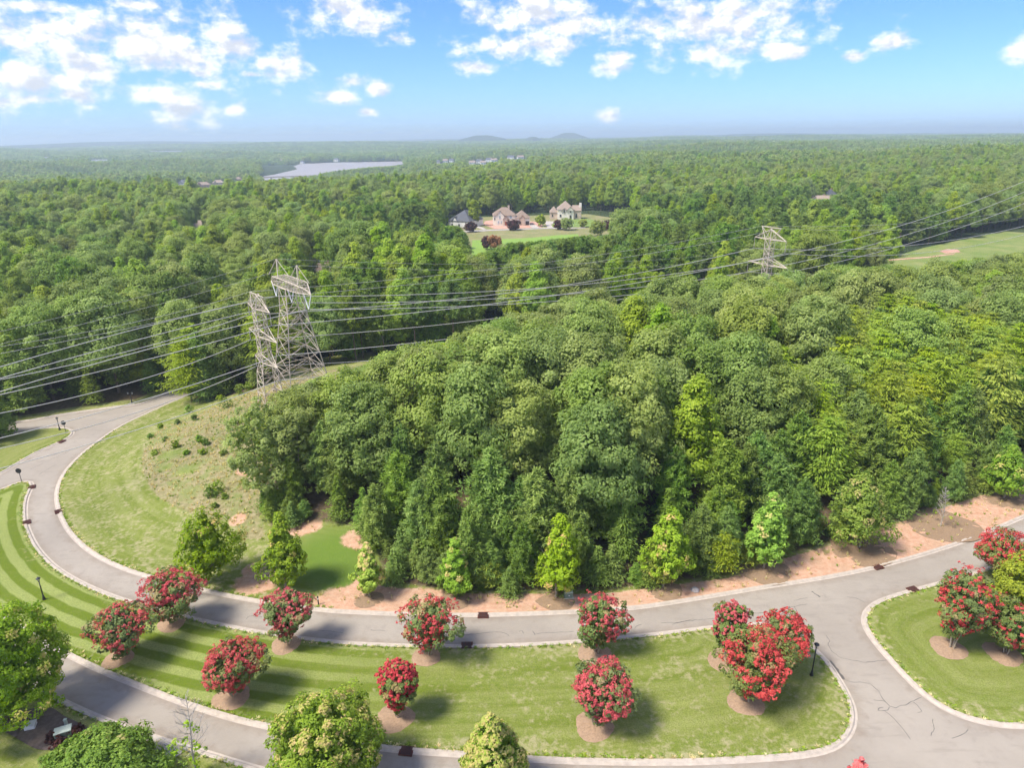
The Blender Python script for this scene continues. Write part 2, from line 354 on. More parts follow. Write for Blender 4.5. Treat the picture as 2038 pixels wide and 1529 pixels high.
M['bright_lawn'] = patch_mat('bright_far_lawn', (0.18, 0.30, 0.05), (0.23, 0.34, 0.075))
M['far_meadow'] = patch_mat('far_dry_meadow', (0.19, 0.21, 0.075), (0.28, 0.245, 0.125), 0.12)
M['clay_lot'] = patch_mat('bare_clay_lot', (0.45, 0.24, 0.17), (0.54, 0.35, 0.27), 0.2)
M['stripe_lawn'] = patch_mat('striped_far_lawn', (0.19, 0.27, 0.065), (0.22, 0.29, 0.08), 0.3, 4.2)
M['easement'] = patch_mat('easement_grass', (0.15, 0.215, 0.05), (0.25, 0.265, 0.095), 0.09)
M['far_road'] = patch_mat('far_road_asphalt', (0.36, 0.33, 0.30), (0.42, 0.39, 0.36), 0.3)
def water():
    m, t = new_mat('lake_water'); g = t.n('ShaderNodeNewGeometry', out=0)
    b = t.n('ShaderNodeBump', 0.35, 0.6, i_Height=t.noise(g, 0.25, 4.0, 0.6), out=0)
    finish(t, c4(0.30, 0.275, 0.26), 0.5, 0.3, b); return m
M['water'] = water()
# ------------------------------------------------------------------ plan of the place
def seg_dist(P, poly, closed=True):
    """distance of points to a polyline, and (if closed) whether they lie inside"""
    P = np.asarray(P, float); n = len(poly); d2 = np.full(len(P), 1e18); ins = np.zeros(len(P), bool)
    for i in range(n if closed else n - 1):
        a = poly[i]; b = poly[(i + 1) % n]; e = b - a; q = P - a
        t = np.clip((q @ e) / (e @ e + 1e-12), 0, 1); r = q - t[:, None] * e
        np.minimum(d2, r[:, 0] ** 2 + r[:, 1] ** 2, out=d2)
        if closed:
            c = (a[1] > P[:, 1]) != (b[1] > P[:, 1])
            if abs(b[1] - a[1]) > 1e-12:
                ins ^= c & (P[:, 0] < (b[0] - a[0]) * (P[:, 1] - a[1]) / (b[1] - a[1]) + a[0])
    return np.sqrt(d2), ins
def sdist(P, poly):
    d, i = seg_dist(P, poly); return np.where(i, d, -d)
def smooth_line(pts, step=0.8):
    P = np.asarray(pts, float)[:, :2]; P = np.vstack([2 * P[0] - P[1], P, 2 * P[-1] - P[-2]]); out = []
    for i in range(1, len(P) - 2):
        p0, p1, p2, p3 = P[i - 1:i + 3]; k = max(2, int(np.linalg.norm(p2 - p1) / step))
        t = (np.arange(k) / k)[:, None]
        out.append(0.5 * (2 * p1 + (p2 - p0) * t + (2 * p0 - 5 * p1 + 4 * p2 - p3) * t ** 2 + (3 * p1 - p0 - 3 * p2 + p3) * t ** 3))
    out.append(P[-2:-1]); Q = np.vstack(out)
    for _ in range(4): Q[1:-1] = 0.25 * Q[:-2] + 0.5 * Q[1:-1] + 0.25 * Q[2:]
    return Q
def pxs(L, z=0.0): return np.array([un(a, b, z) for a, b in L])
def sstep(x, a, b):
    t = np.clip((np.asarray(x, float) - a) / (b - a), 0, 1); return t * t * (3 - 2 * t)
KERB = {}
KERB['median'] = smooth_line(pxs([(-120,1010),(-50,990),(0,975),(22,963),(48,956),(63,957),(66,964),(58,981),(52,1000),(52,1035),(61,1062),(76,1090),(104,1121),(138,1145),(187,1170),(242,1191),(287,1204),(374,1227),(450,1244),(519,1257),(609,1270),(700,1279),(818,1284),(929,1285),(1040,1282),(1130,1277),(1247,1267),(1338,1257),(1418,1247),(1500,1240),(1560,1247),(1615,1284),(1649,1318),(1673,1353),(1694,1391),(1703,1415),(1702,1443),(1691,1467),(1670,1486),(1642,1498),(1580,1507),(1476,1514),(1338,1519),(1164,1517),(1047,1512),(919,1503),(829,1497),(749,1489),(650,1473),(550,1451),(484,1437),(415,1417),(346,1394),(277,1367),(208,1339),(156,1315),(104,1288),(50,1257),(0,1225),(-60,1184),(-150,1120)]))
KERB['right'] = smooth_line(pxs([(2180,1068),(2038,1108),(1966,1130),(1926,1145),(1871,1159),(1819,1173),(1770,1187),(1736,1201),(1718,1218),(1715,1239),(1729,1263),(1753,1294),(1788,1332),(1822,1369),(1857,1398),(1892,1419),(1943,1437),(1995,1446),(2060,1446),(2160,1436)]))
KERB['lower'] = smooth_line(pxs([(-130,1235),(-60,1290),(0,1330),(88,1375),(138,1400),(208,1431),(266,1452),(320,1470),(381,1488),(450,1509),(520,1530),(620,1556),(760,1580)]))
KERB['wedge'] = smooth_line(pxs([(-90,1000),(-40,964),(0,943),(34,923),(69,902),(103,887),(131,875),(146,865),(147,857),(134,851),(113,850),(86,852),(45,859),(0,870),(-60,886)]))
KERB['inner'] = smooth_line(pxs([(2150,985),(2038,1029),(1961,1062),(1874,1093),(1758,1126),(1649,1149),(1511,1171),(1338,1200),(1234,1213),(1061,1222),(922,1225),(800,1223),(700,1219),(640,1215),(554,1204),(467,1189),(394,1173),(298,1149),(242,1131),(187,1104),(149,1073),(128,1045),(115,1014),(111,990),(114,968),(127,940),(155,909),(196,876),(240,847),(292,822),(343,799),(367,789),(400,772),(440,748)]))
KERB['outer'] = smooth_line(pxs([(-100,866),(29,840),(58,837),(110,827),(155,820),(192,815),(240,808),(275,805),(299,796),(319,787),(350,772),(378,755),(415,733)]))
X0, X1, Y0, Y1, CELL = -128.0, 140.0, 30.0, 214.0, 0.5
POLY = {
 'median': np.vstack([KERB['median'], pxs([(-260, 1080), (-260, 1010)])[:, :2]]),
 'right': np.vstack([KERB['right'], [[139.5, 40], [139.5, 96]]]),
 'lower': np.vstack([KERB['lower'], [[-8, 30.2], [-127, 30.2], [-127, 60]]]),
 'wedge': np.vstack([KERB['wedge'], pxs([(-260, 915), (-260, 985)])[:, :2]]),
 'inner': np.vstack([KERB['inner'], [[-58, 160], [62, 213], [139.5, 213.5], [139.5, 98]]]),
 'outer': np.vstack([KERB['outer'], [[-64, 172], [-40, 213], [-127.5, 213], [-127.5, 140]]]),
}
INNER_C = POLY['inner'][::2]
def hill_z(xy):
    """low wooded hill inside the bend of the road"""
    return 4.0 * sstep(sdist(np.atleast_2d(xy)[:, :2], INNER_C), 3.0, 27.0)
def un_t(px, py):
    z = 0.0
    for _ in range(10): p = un(px, py, z); z = 0.5 * z + 0.5 * float(hill_z(p[None, :2])[0])
    p = un(px, py, z); p[2] = z; return p
T1 = un_t(603, 778); T2 = un_t(541, 800); T3 = np.array([70.5, 187.0, 0.0]); T3[2] = hill_z(T3[None, :2])[0]
LD = np.array([0.885, 0.465]); LN = np.array([-0.465, 0.885])
FRONT = np.array([un_t(*p)[:2] for p in [(520,1010),(535,1062),(640,1045),(700,1052),(742,1100),(758,1165),(850,1178),(950,1182),(1060,1182),(1200,1182),(1350,1163),(1450,1150),(1560,1112),(1650,1087),(1800,1037),(1900,1002),(2038,960),(2160,925)]])
WOOD = np.vstack([FRONT, [[140, 105], [330, 250]], [T3[:2] + LD * 260 - LN * 15], [T3[:2] + LD * 30 - LN * 15], [T3[:2] - LN * 13], [T1[:2] + LD * 20 - LN * 12], [T1[:2] + LD * 4 - LN * 10], [un_t(612, 792)[:2]], [un_t(548, 872)[:2]], [un_t(515, 940)[:2]]])
CLUMP = np.array([un_t(*p)[:2] for p in [(374,803),(430,795),(505,778),(535,762),(545,735),(480,728),(410,748)]])
MEADOW = np.vstack([[un_t(*p)[:2] for p in [(372,832),(309,861),(285,895),(278,926),(292,964),(309,988),(343,1009),(371,1022),(412,1033),(460,1040),(490,1075),(530,1075)]], FRONT[:1], [un_t(570, 870)[:2]], [un_t(640, 800)[:2]], [T1[:2] + LD * 30 - LN * 8], [T1[:2] + LD * 30 + LN * 14], [un_t(545, 765)[:2]]])
CLAYV = np.vstack([FRONT[4:], KERB['inner'][(KERB['inner'][:, 1] < 100) & (KERB['inner'][:, 0] > un(650, 1215)[0])]])

# near ground grid
nx, ny = int((X1 - X0) / CELL) + 1, int((Y1 - Y0) / CELL) + 1
gx, gy = np.meshgrid(X0 + CELL * np.arange(nx), Y0 + CELL * np.arange(ny))
GP = np.stack([gx.ravel(), gy.ravel()], 1)
SD = {k: sdist(GP, POLY[k]) for k in POLY}
best = np.max(np.stack(list(SD.values())), axis=0)
HZ = 4.0 * sstep(SD['inner'], 3.0, 27.0)
d_clay = sdist(GP, CLAYV); d_mead = sdist(GP, MEADOW); d_wood = sdist(GP, WOOD); d_clump = sdist(GP, CLUMP)
def blobw(px, py, r, sx=1.0):
    p = un_t(px, py)[:2]; q = (GP - p) / np.array([r * sx, r]); return np.clip(1.25 - np.linalg.norm(q, axis=1), 0, 1)
clay = sstep(d_clay, -0.8, 1.0)
for b in [(512,1160,3.2,1.2),(505,1135,2.0,1.0),(600,1048,2.4,1.6),(720,1072,2.6,1.4),(563,902,2.2,1.4),(494,938,1.6,1.6),(560,950,2.0,1.2),(830,1195,3.0,2.0),(690,1195,3.5,1.5),(474,1035,1.6,1.0)]: clay = np.maximum(clay, blobw(*b))
mead = sstep(d_mead, -0.7, 0.9) * (SD['inner'] > 0)
lit = np.maximum(sstep(d_wood, -1.2, 2.6), np.maximum(sstep(d_clump, -0.5, 2.0), sstep(SD['outer'], 1.5, 5.0)))
lush = np.zeros(len(GP))
for b in [(655,1110,8.5,1.1),(600,1120,5.5,1.2),(690,1150,5.0,1.4),(340,905,3.8,1.3),(372,935,3.2,1.4),(330,930,2.5,1.0),(425,985,1.6,1.0)]: lush = np.maximum(lush, blobw(*b) * (1.1 if b[0] > 500 else 0.62))
mead = np.where(lush > 0.75, 0, mead) if False else mead * (1 - 0.85 * np.clip(lush * 1.2, 0, 1))
GXp, GYp, _ = proj(np.column_stack([GP, np.zeros(len(GP))]))
def ground_obj(name, key, mow_line, stripe, dry):
    sd = SD[key]; z = np.where(sd > 0.12, HZ if key == 'inner' else 0.0, -0.32)
    rn = np.sin(GP[:, 0] * 0.9 + np.sin(GP[:, 1] * 0.7)) * np.sin(GP[:, 1] * 1.1 + 1.3) * 0.03
    z = np.where(sd > 1.0, z + rn + 0.03, z)
    inside = (sd > 0.12).reshape(ny, nx); cell = inside[:-1, :-1] | inside[1:, :-1] | inside[:-1, 1:] | inside[1:, 1:]
    jj, ii = np.nonzero(cell); base = jj * nx + ii
    Fq = np.stack([base, base + 1, base + nx + 1, base + nx], 1)
    used = np.unique(Fq); remap = np.zeros(nx * ny, np.int32); remap[used] = np.arange(len(used))
    me = fast_mesh(name, np.column_stack([GP, z])[used], remap[Fq], M['ground'], smooth=True)
    a = me.attributes.new('zone', 'FLOAT_COLOR', 'POINT')
    zone = np.stack([clay if key == 'inner' else np.zeros(len(GP)), mead if key == 'inner' else 0 * clay, lit if key in ('inner', 'outer') else 0 * clay, np.ones(len(GP))], 1)
    a.data.foreach_set('color', zone[used].astype(np.float32).ravel())
    a = me.attributes.new('zone2', 'FLOAT_COLOR', 'POINT')
    dr = np.clip(dry(sd), 0, 1); st = np.clip(stripe(sd), 0, 1)
    z2 = np.stack([dr, st, lush if key == 'inner' else 0 * lush, np.ones(len(GP))], 1)
    a.data.foreach_set('color', z2[used].astype(np.float32).ravel())
    a = me.attributes.new('mow', 'FLOAT', 'POINT')
    dm, _ = seg_dist(GP[used], mow_line[::2], closed=False); a.data.foreach_set('value', dm.astype(np.float32))
    return tag(link(name, me), kind='structure')
km = KERB['median']; top_line = km[(np.arange(len(km)) < len(km) * 0.5) | (km[:, 0] > 30)]
kx, ky, _ = proj(np.column_stack([km, np.zeros(len(km))]))
itop = int(np.argmax(kx)); top_line = km[:max(10, itop - 30)]
ground_obj('lawn_median', 'median', top_line, lambda s: 1.0 - 0.62 * sstep(GXp, 420, 1000), lambda s: 0.10 + 0.30 * (1 - sstep(s, 0.2, 3.0)) + 0.34 * sstep(GXp, 500, 1100))
ground_obj('lawn_right', 'right', KERB['right'], lambda s: 0.5 + 0 * s, lambda s: 0.12 + 0.42 * (1 - sstep(s, 0.5, 4.5)))
ground_obj('lawn_lower', 'lower', KERB['lower'], lambda s: 0.08 + 0 * s, lambda s: 0.28 + 0.2 * (1 - sstep(s, 0.2, 2)))
ground_obj('lawn_wedge', 'wedge', KERB['wedge'], lambda s: 0.2 + 0 * s, lambda s: 0.15 + 0 * s)
ground_obj('wooded_hill', 'inner', KERB['inner'], lambda s: 0.42 * (1 - sstep(s, 9, 15)), lambda s: 0.55 + 0.15 * (1 - sstep(s, 0.2, 2)))
ground_obj('roadside_bank', 'outer', KERB['outer'], lambda s: 0 * s, lambda s: 0.5 + 0 * s)
# road sheet: every cell that no lawn covers, inside the surveyed strip
inr = ((best < 0.75) & (GP[:, 0] < 139) & ~((GP[:, 0] > -75) & (GP[:, 1] > 158)) & (GP[:, 1] < 178)).reshape(ny, nx)
cell = inr[:-1, :-1] & inr[1:, :-1] & inr[:-1, 1:] & inr[1:, 1:]
far_gap = (GP[:, 0] > X1 - 3).reshape(ny, nx)
jj, ii = np.nonzero(cell); base = jj * nx + ii
Fq = np.stack([base, base + 1, base + nx + 1, base + nx], 1); used = np.unique(Fq); remap = np.zeros(nx * ny, np.int32); remap[used] = np.arange(len(used))
me = fast_mesh('road', np.column_stack([GP, np.full(len(GP), -0.10)])[used], remap[Fq], M['asphalt'], smooth=True)
a = me.attributes.new('edge', 'FLOAT', 'POINT'); a.data.foreach_set('value', np.clip(1.0 + best[used] / 1.9, 0, 1).astype(np.float32))
ROAD = tag(link('road', me), kind='structure')
# kerb and gutter swept along each edge
PROF = [(-0.26, -0.20), (-0.26, -0.09), (-0.06, -0.097), (0.03, -0.01), (0.09, 0.04), (0.36, 0.045), (0.40, 0.02), (0.40, -0.30)]
for key, ln in KERB.items():
    L = ln; Tn = np.gradient(L, axis=0); Tn /= np.linalg.norm(Tn, axis=1, keepdims=True)
    Nn = np.stack([-Tn[:, 1], Tn[:, 0]], 1)
    if sdist((L[len(L) // 2] + Nn[len(L) // 2] * 1.0)[None], POLY[key])[0] < 0: Nn = -Nn
    V = []; 
    for o_, z_ in PROF: V.append(np.column_stack([L + Nn * o_, np.full(len(L), z_)]))
    V = np.stack(V, 1).reshape(-1, 3); k = len(PROF); i = np.arange(len(L) - 1)
    Fq = np.concatenate([np.stack([i * k + j, i * k + j + 1, (i + 1) * k + j + 1, (i + 1) * k + j], 1) for j in range(k - 1)])
    tag(link('kerb', fast_mesh('kerb', V, Fq, M['concrete'])), kind='structure')

# ------------------------------------------------------------------ wide terrain
def wave(x, y, L, s):
    return (np.sin(x / L * 6.283 + s) * np.sin(y / L * 6.283 * 0.83 + 1.7 * s) + np.sin((x * 0.6 + y * 0.8) / L * 6.283 * 1.7 + 2.3 * s) * 0.5) / 1.5
LAKE_Z = -27.0
LAKE = pxs([(520,362),(520,352),(560,344),(588,338),(584,331),(600,326),(660,323.5),(740,322),(800,321),(812,326),(770,331),(720,335),(690,342),(650,352),(610,364)], LAKE_Z)[:, :2]
def far_z(x, y):
    x = np.asarray(x, float); y = np.asarray(y, float); r = np.hypot(x, y)
    rat = x / np.maximum(np.abs(y), 1.0); front = sstep(y, 560, 950)
    left = 1 - sstep(rat, -0.20, 0.02)
    mid = (1 - sstep(rat, 0.05, 0.35)) * sstep(y, 900, 1500)
    z = -24.0 * left * front - 12.0 * mid * (1 - left) + 7.0 * sstep(rat, 0.25, 0.8) * sstep(r, 400, 1200)
    z = z * (1 - 0.8 * sstep(r, 2800, 5200))
    z = z + 9.0 * np.sin(y / 150.0 + 0.9 * np.sin(x / 420.0) + x / 900.0) * np.sin(x / 510.0 + 0.6) * sstep(r, 650, 1500) * (1 - sstep(r, 5000, 7000)) + wave(x, y, 900, 0.3) * 6.0 * sstep(r, 550, 1400) + wave(x, y, 2600, 1.1) * 14 * sstep(r, 2200, 5000)
    z = z + wave(x, y, 5200, 2.1) * 22 * sstep(r, 5500, 9000)
    sl = seg_dist(np.stack([x.ravel(), y.ravel()], 1), LAKE); s_ = np.where(sl[1], sl[0], -sl[0]).reshape(x.shape)
    z = np.where(s_ > -260, z + (LAKE_Z + 2.5 - z) * sstep(s_, -260, -10) * (z > LAKE_Z + 2.5), z)
    return z - 6.0 * sstep(s_, -10, 15)
rr = np.concatenate([[0], np.geomspace(24, 15000, 130)]); aa = np.radians(np.concatenate([np.arange(-60, 60, 0.8), np.arange(60, 300, 6.0)]))
R_, A_ = np.meshgrid(rr, aa, indexing='ij'); tx, ty = R_ * np.sin(A_), R_ * np.cos(A_)
tz = far_z(tx, ty)
near = (tx > X0 - 4) & (tx < X1 + 4) & (ty > Y0 - 4) & (ty < Y1 + 4)
tz = np.where(near, -1.6, tz - 0.05)
na = len(aa); i, j = np.meshgrid(np.arange(len(rr) - 1), np.arange(na), indexing='ij'); j2 = (j + 1) % na
Fq = np.stack([i * na + j, i * na + j2, (i + 1) * na + j2, (i + 1) * na + j], -1).reshape(-1, 4)
tag(link('terrain', fast_mesh('terrain', np.stack([tx, ty, tz], -1).reshape(-1, 3), Fq, M['floor'], smooth=True)), kind='structure')
def ground_z(x, y):
    x = np.asarray(x, float); y = np.asarray(y, float); inside = (x > X0) & (x < X1) & (y > Y0) & (y < Y1)
    z = far_z(x, y) - 0.05
    if inside.any(): z = np.where(inside, hill_z(np.stack([x.ravel(), y.ravel()], 1)).reshape(x.shape), z)
    return z
def un_far(px, py):
    z = 0.0
    for _ in range(14): p = un(px, py, z); z = 0.5 * z + 0.5 * float(ground_z(p[None, 0], p[None, 1])[0])
    p = un(px, py, z); p[2] = float(ground_z(p[None, 0], p[None, 1])[0]); return p
def fill(name, pts2, z, mat, kind='structure', sub=None):
    """a flat sheet with the given outline"""
    me = bpy.data.meshes.new(name); bm = bmesh.new(); vs = [bm.verts.new((float(p[0]), float(p[1]), float(z))) for p in pts2]
    f = bm.faces.new(vs)
    if f.calc_area() and f.normal.z < 0: f.normal_flip()
    bm.normal_update()
    if bm.faces[:][0].normal.z < 0: bm.faces[:][0].normal_flip()
    bmesh.ops.triangulate(bm, faces=bm.faces[:]); bm.to_mesh(me); bm.free(); me.materials.append(mat)
    return tag(link(name, me), kind=kind)
fill('lake', LAKE + (LAKE - LAKE.mean(0)) * 0.02, LAKE_Z, M['water'])
# two long low hills on the skyline
def skyline_hill(px0, px1, pyt, dist, seed):
    c = un(0.5 * (px0 + px1), 330); u = ray(0.5 * (px0 + px1), 285)[:2]; u /= np.linalg.norm(u); cx, cy = u * dist
    wd = (px1 - px0) / FPX * dist * 0.5; hh = at_y(0.5 * (px0 + px1), pyt, cy)[2]; rg = np.random.default_rng(seed); V = []; n = 40
    for k in range(14):
        t = k / 13
        for q in range(n):
            a = 2 * math.pi * q / n; rad = wd * (1 - t) * (1 + 0.07 * math.sin(3 * a + seed) + 0.04 * rg.normal())
            V.append((cx + rad * math.cos(a), cy + rad * math.sin(a) * 1.4, -60 + (hh + 60) * (t ** 0.8) * (1 - 0.12 * (t > 0.9) * (t - 0.9) * 10)))
    Fs = [(k * n + q, k * n + (q + 1) % n, (k + 1) * n + (q + 1) % n, (k + 1) * n + q) for k in range(13) for q in range(n)]
    tag(link('hill', fast_mesh('hill', V, Fs, M['floor'], smooth=True)), kind='structure')
skyline_hill(845, 1075, 266, 5800, 1); skyline_hill(1060, 1205, 261, 7000, 4); skyline_hill(1010, 1110, 269, 5500, 7); skyline_hill(1150, 1900, 263, 7800, 9); skyline_hill(-200, 700, 279, 8000, 12)
# ------------------------------------------------------------------ foliage
def unit(v): return v / (np.linalg.norm(v, axis=-1, keepdims=True) + 1e-9)
def cards(C, Nm, size, rg, aspect=0.62, fold=0.28, along=None):
    """one folded leaf-spray quad per point"""
    n = len(C); Nm = unit(Nm)
    t = rg.normal(size=(n, 3)) if along is None else along + rg.normal(size=(n, 3)) * 0.25
    t = unit(t - (t * Nm).sum(1, keepdims=True) * Nm); b = np.cross(Nm, t)
    L = (size * 0.5)[:, None]; Wd = (size * aspect * 0.5)[:, None]; dn = Nm * Wd * fold * 2
    V = np.stack([C - t * L, C + b * Wd - dn * 0.8, C + t * L, C - b * Wd - dn * 0.8], 1).reshape(-1, 3)
    return V, np.arange(4 * n, dtype=np.int32).reshape(-1, 4)
def prof_round(t): return np.sqrt(np.clip(1 - (2 * t - 1) ** 2, 0, 1)) ** 0.9
def prof_dome(t): return np.clip(t / 0.16, 0, 1) ** 0.6 * np.sqrt(np.clip(1 - ((t - 0.16) / 0.84).clip(0, 1) ** 2, 0, 1))
def prof_tear(t): return np.clip(t / 0.2, 0, 1) ** 0.6 * np.clip((1 - t) / 0.8, 0, 1) ** 0.82
def prof_cone(t): return np.clip(t / 0.08, 0, 1) ** 0.6 * np.clip(1 - t, 0, 1) ** 0.8
def prof_pine(t): return np.clip(t / 0.12, 0, 1) ** 0.6 * np.clip(1 - ((t - 0.12) / 0.88).clip(0, 1) ** 1.7, 0, 1) ** 0.8
def prof_vase(t): return (0.22 + 0.78 * np.clip(t / 0.62, 0, 1) ** 0.75) * np.sqrt(np.clip(1 - ((t - 0.55) / 0.45).clip(0, 1) ** 2, 0, 1))
def crown(rg, R, h, z0, nl, lr, per, size, prof=prof_dome, irr=0.16, fill=0.12, aspect=0.62, up=0.35, tip=0.0, tipz=0.6, jit=0.55, hollow=0.0):
    """leaf sprays grouped into lobes over a crown shape"""
    t = rg.random(nl * 6); keep = rg.random(nl * 6) < prof(t) * 0.85 + 0.15; t = t[keep][:nl]; n = len(t)
    th = rg.random(n) * 2 * np.pi; ph = rg.random(6) * 6.28
    wob = 1 + irr * (np.sin(2 * th + ph[0] + 3 * t) + 0.7 * np.sin(3 * th + ph[1] - 5 * t) + 0.5 * np.sin(5 * th + ph[2] + 9 * t)) / 1.4 + rg.normal(size=n) * irr * 0.35
    rad = R * prof(t) * wob * np.where(rg.random(n) < 0.22, rg.random(n) * 0.6 + 0.3, 0.9 + 0.1 * rg.random(n))
    P = np.stack([rad * np.cos(th), rad * np.sin(th), z0 + h * t + h * 0.03 * rg.normal(size=n)], 1)
    out = unit(np.stack([np.cos(th) * (0.25 + prof(t)), np.sin(th) * (0.25 + prof(t)), (t - 0.42) * 2.0], 1))
    r = lr * (0.65 + 0.7 * rg.random(n)); lt = rg.random(n)
    q = unit(rg.normal(size=(n, per, 3)) + 0.75 * out[:, None, :]); rr_ = r[:, None] * (0.62 + 0.42 * rg.random((n, per)))
    C = (P[:, None, :] + q * rr_[..., None] * np.array([1, 1, 0.85])).reshape(-1, 3)
    Nm = (q * 0.75 + out[:, None, :] * 0.35).reshape(-1, 3) + np.array([0, 0, up]) + rg.normal(size=(n * per, 3)) * jit * 0.6
    s = size * (0.65 + 0.7 * rg.random(n * per))
    V, Fq = cards(C, Nm, s, rg, aspect)
    ti = 0.45 * np.repeat(lt, per) + 0.42 * rg.random(n * per)
    if tip > 0:
        hz = (C[:, 2] - z0) / h; outer = np.linalg.norm(q, axis=-1).ravel() * 0 + (q * out[:, None, :]).sum(-1).ravel()
        sp = (rg.random(n)[:, None] < tip * (0.35 + 1.3 * np.clip((P[:, 2:3] - z0) / h - tipz + 0.5, 0, 1))).repeat(per, 1).ravel()
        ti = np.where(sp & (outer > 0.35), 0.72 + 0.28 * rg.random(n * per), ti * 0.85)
    k = int(n * per * fill)  # large inner cards in darker tints, added to block light through the crown
    if k:
        tt = rg.random(k); a = rg.random(k) * 6.283; ra = R * prof(tt) * (0.25 + 0.5 * rg.random(k))
        C2 = np.stack([ra * np.cos(a), ra * np.sin(a), z0 + h * (0.06 + 0.84 * tt)], 1)
        V2, F2 = cards(C2, rg.normal(size=(k, 3)) + np.array([0, 0, 0.5]), size * (1.6 + 0.8 * rg.random(k)), rg, 0.8)
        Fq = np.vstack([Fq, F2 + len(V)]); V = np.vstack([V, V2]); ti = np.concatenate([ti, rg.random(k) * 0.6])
    return V, Fq, np.repeat(ti, 4)
def needles(rg, R, h, z0, levels, nb, size, per=15, prof=prof_cone, droop=0.1, tufts=(0.5, 0.78, 1.0), asp=0.24, irr=0.22, tuft_r=0.42):
    """whorled branches carrying needle tufts"""
    Cs = []; Os = []; Bs = []; Ts = []
    for k in range(levels):
        t = (k + 0.3 * rg.random()) / levels; rad0 = R * prof(np.array([t]))[0]
        m = max(3, int(round(nb * (0.45 + 0.55 * rad0 / R)))); a0 = rg.random() * 6.283
        for i in range(m):
            a = a0 + 6.283 * i / m + rg.normal() * 0.2; L = rad0 * (1 + rg.normal() * irr)
            rise = L * (0.25 * t - droop); bt = rg.random()
            for f in tufts:
                if f < 0.9 and L < 0.6: continue
                z = z0 + h * t + rise * f + rg.normal() * 0.1
                for sgn in ((0,) if f > 0.9 or L < 1.4 else (-1, 1)):
                    aa_ = a + sgn * 0.22 * (1.1 - f) * 2
                    Cs.append((L * f * math.cos(aa_), L * f * math.sin(aa_), z)); Os.append((math.cos(a), math.sin(a), 0.45)); Ts.append(bt)
    Cs.append((0, 0, z0 + h)); Os.append((0, 0, 1)); Ts.append(0.8)
    C = np.array(Cs); O = unit(np.array(Os)); n = len(C); tt = np.array(Ts)
    d = unit(rg.normal(size=(n, per, 3)) * 0.85 + O[:, None, :] * 0.8 + np.array([0, 0, 0.35]))
    Cc = (C[:, None, :] + d * (tuft_r * (0.4 + 0.7 * rg.random((n, per, 1))))).reshape(-1, 3); dd = d.reshape(-1, 3)
    nm = rg.normal(size=dd.shape) * 0.7 + np.array([0, 0, 0.8])
    V, Fq = cards(Cc, nm, size * (0.7 + 0.6 * rg.random(n * per)), rg, asp, 0.2, along=dd * 2)
    ti = 0.5 * np.repeat(tt, per) + 0.45 * rg.random(n * per)
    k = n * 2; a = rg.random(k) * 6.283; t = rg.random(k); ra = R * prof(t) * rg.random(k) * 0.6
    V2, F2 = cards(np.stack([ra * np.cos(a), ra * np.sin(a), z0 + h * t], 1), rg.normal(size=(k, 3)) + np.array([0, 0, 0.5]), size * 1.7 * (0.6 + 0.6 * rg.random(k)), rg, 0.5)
    return np.vstack([V, V2]), np.vstack([Fq, F2 + len(V)]), np.repeat(np.concatenate([ti, rg.random(k) * 0.5]), 4)
def sprays(rg, R, h, z0, levels, nb, size, prof=prof_cone, droop=0.25, per=22, asp=0.3, irr=0.25):
    """flat drooping needle sprays along each branch"""
    Cs = []; Ns = []; Al = []; Ti = []
    for k in range(levels):
        t = (k + 0.5 * rg.random()) / levels; rad0 = R * prof(np.array([t]))[0]; m = max(3, int(round(nb * (0.4 + 0.6 * rad0 / R)))); a0 = rg.random() * 6.283
        for i in range(m):
            a = a0 + 6.283 * i / m + rg.normal() * 0.25; L = max(0.35, rad0 * (1 + rg.normal() * irr)); q = max(6, int(per * (0.35 + 0.65 * rad0 / R)))
            f = rg.random(q) ** 0.65; side = rg.normal(size=q) * (0.10 + 0.16 * f) * L; bt = rg.random()
            x = L * f; zz = z0 + h * t + 0.22 * L * f - droop * L * f ** 2 * 1.4 + rg.normal(size=q) * 0.07
            ca, sa = math.cos(a), math.sin(a)
            Cs.append(np.stack([x * ca - side * sa, x * sa + side * ca, zz], 1))
            Ns.append(np.tile([0.35 * ca, 0.35 * sa, 1.0], (q, 1)) + rg.normal(size=(q, 3)) * 0.3)
            sp = np.sign(side) * 0.6
            Al.append(np.stack([ca - sp * sa, sa + sp * ca, np.full(q, -0.25)], 1) * 2.0); Ti.append(0.5 * bt + 0.45 * rg.random(q))
    C = np.vstack(Cs); n = len(C)
    V, Fq = cards(C, np.vstack(Ns), size * (0.7 + 0.6 * rg.random(n)), rg, asp, 0.25, along=np.vstack(Al))
    return V, Fq, np.repeat(np.concatenate(Ti), 4)
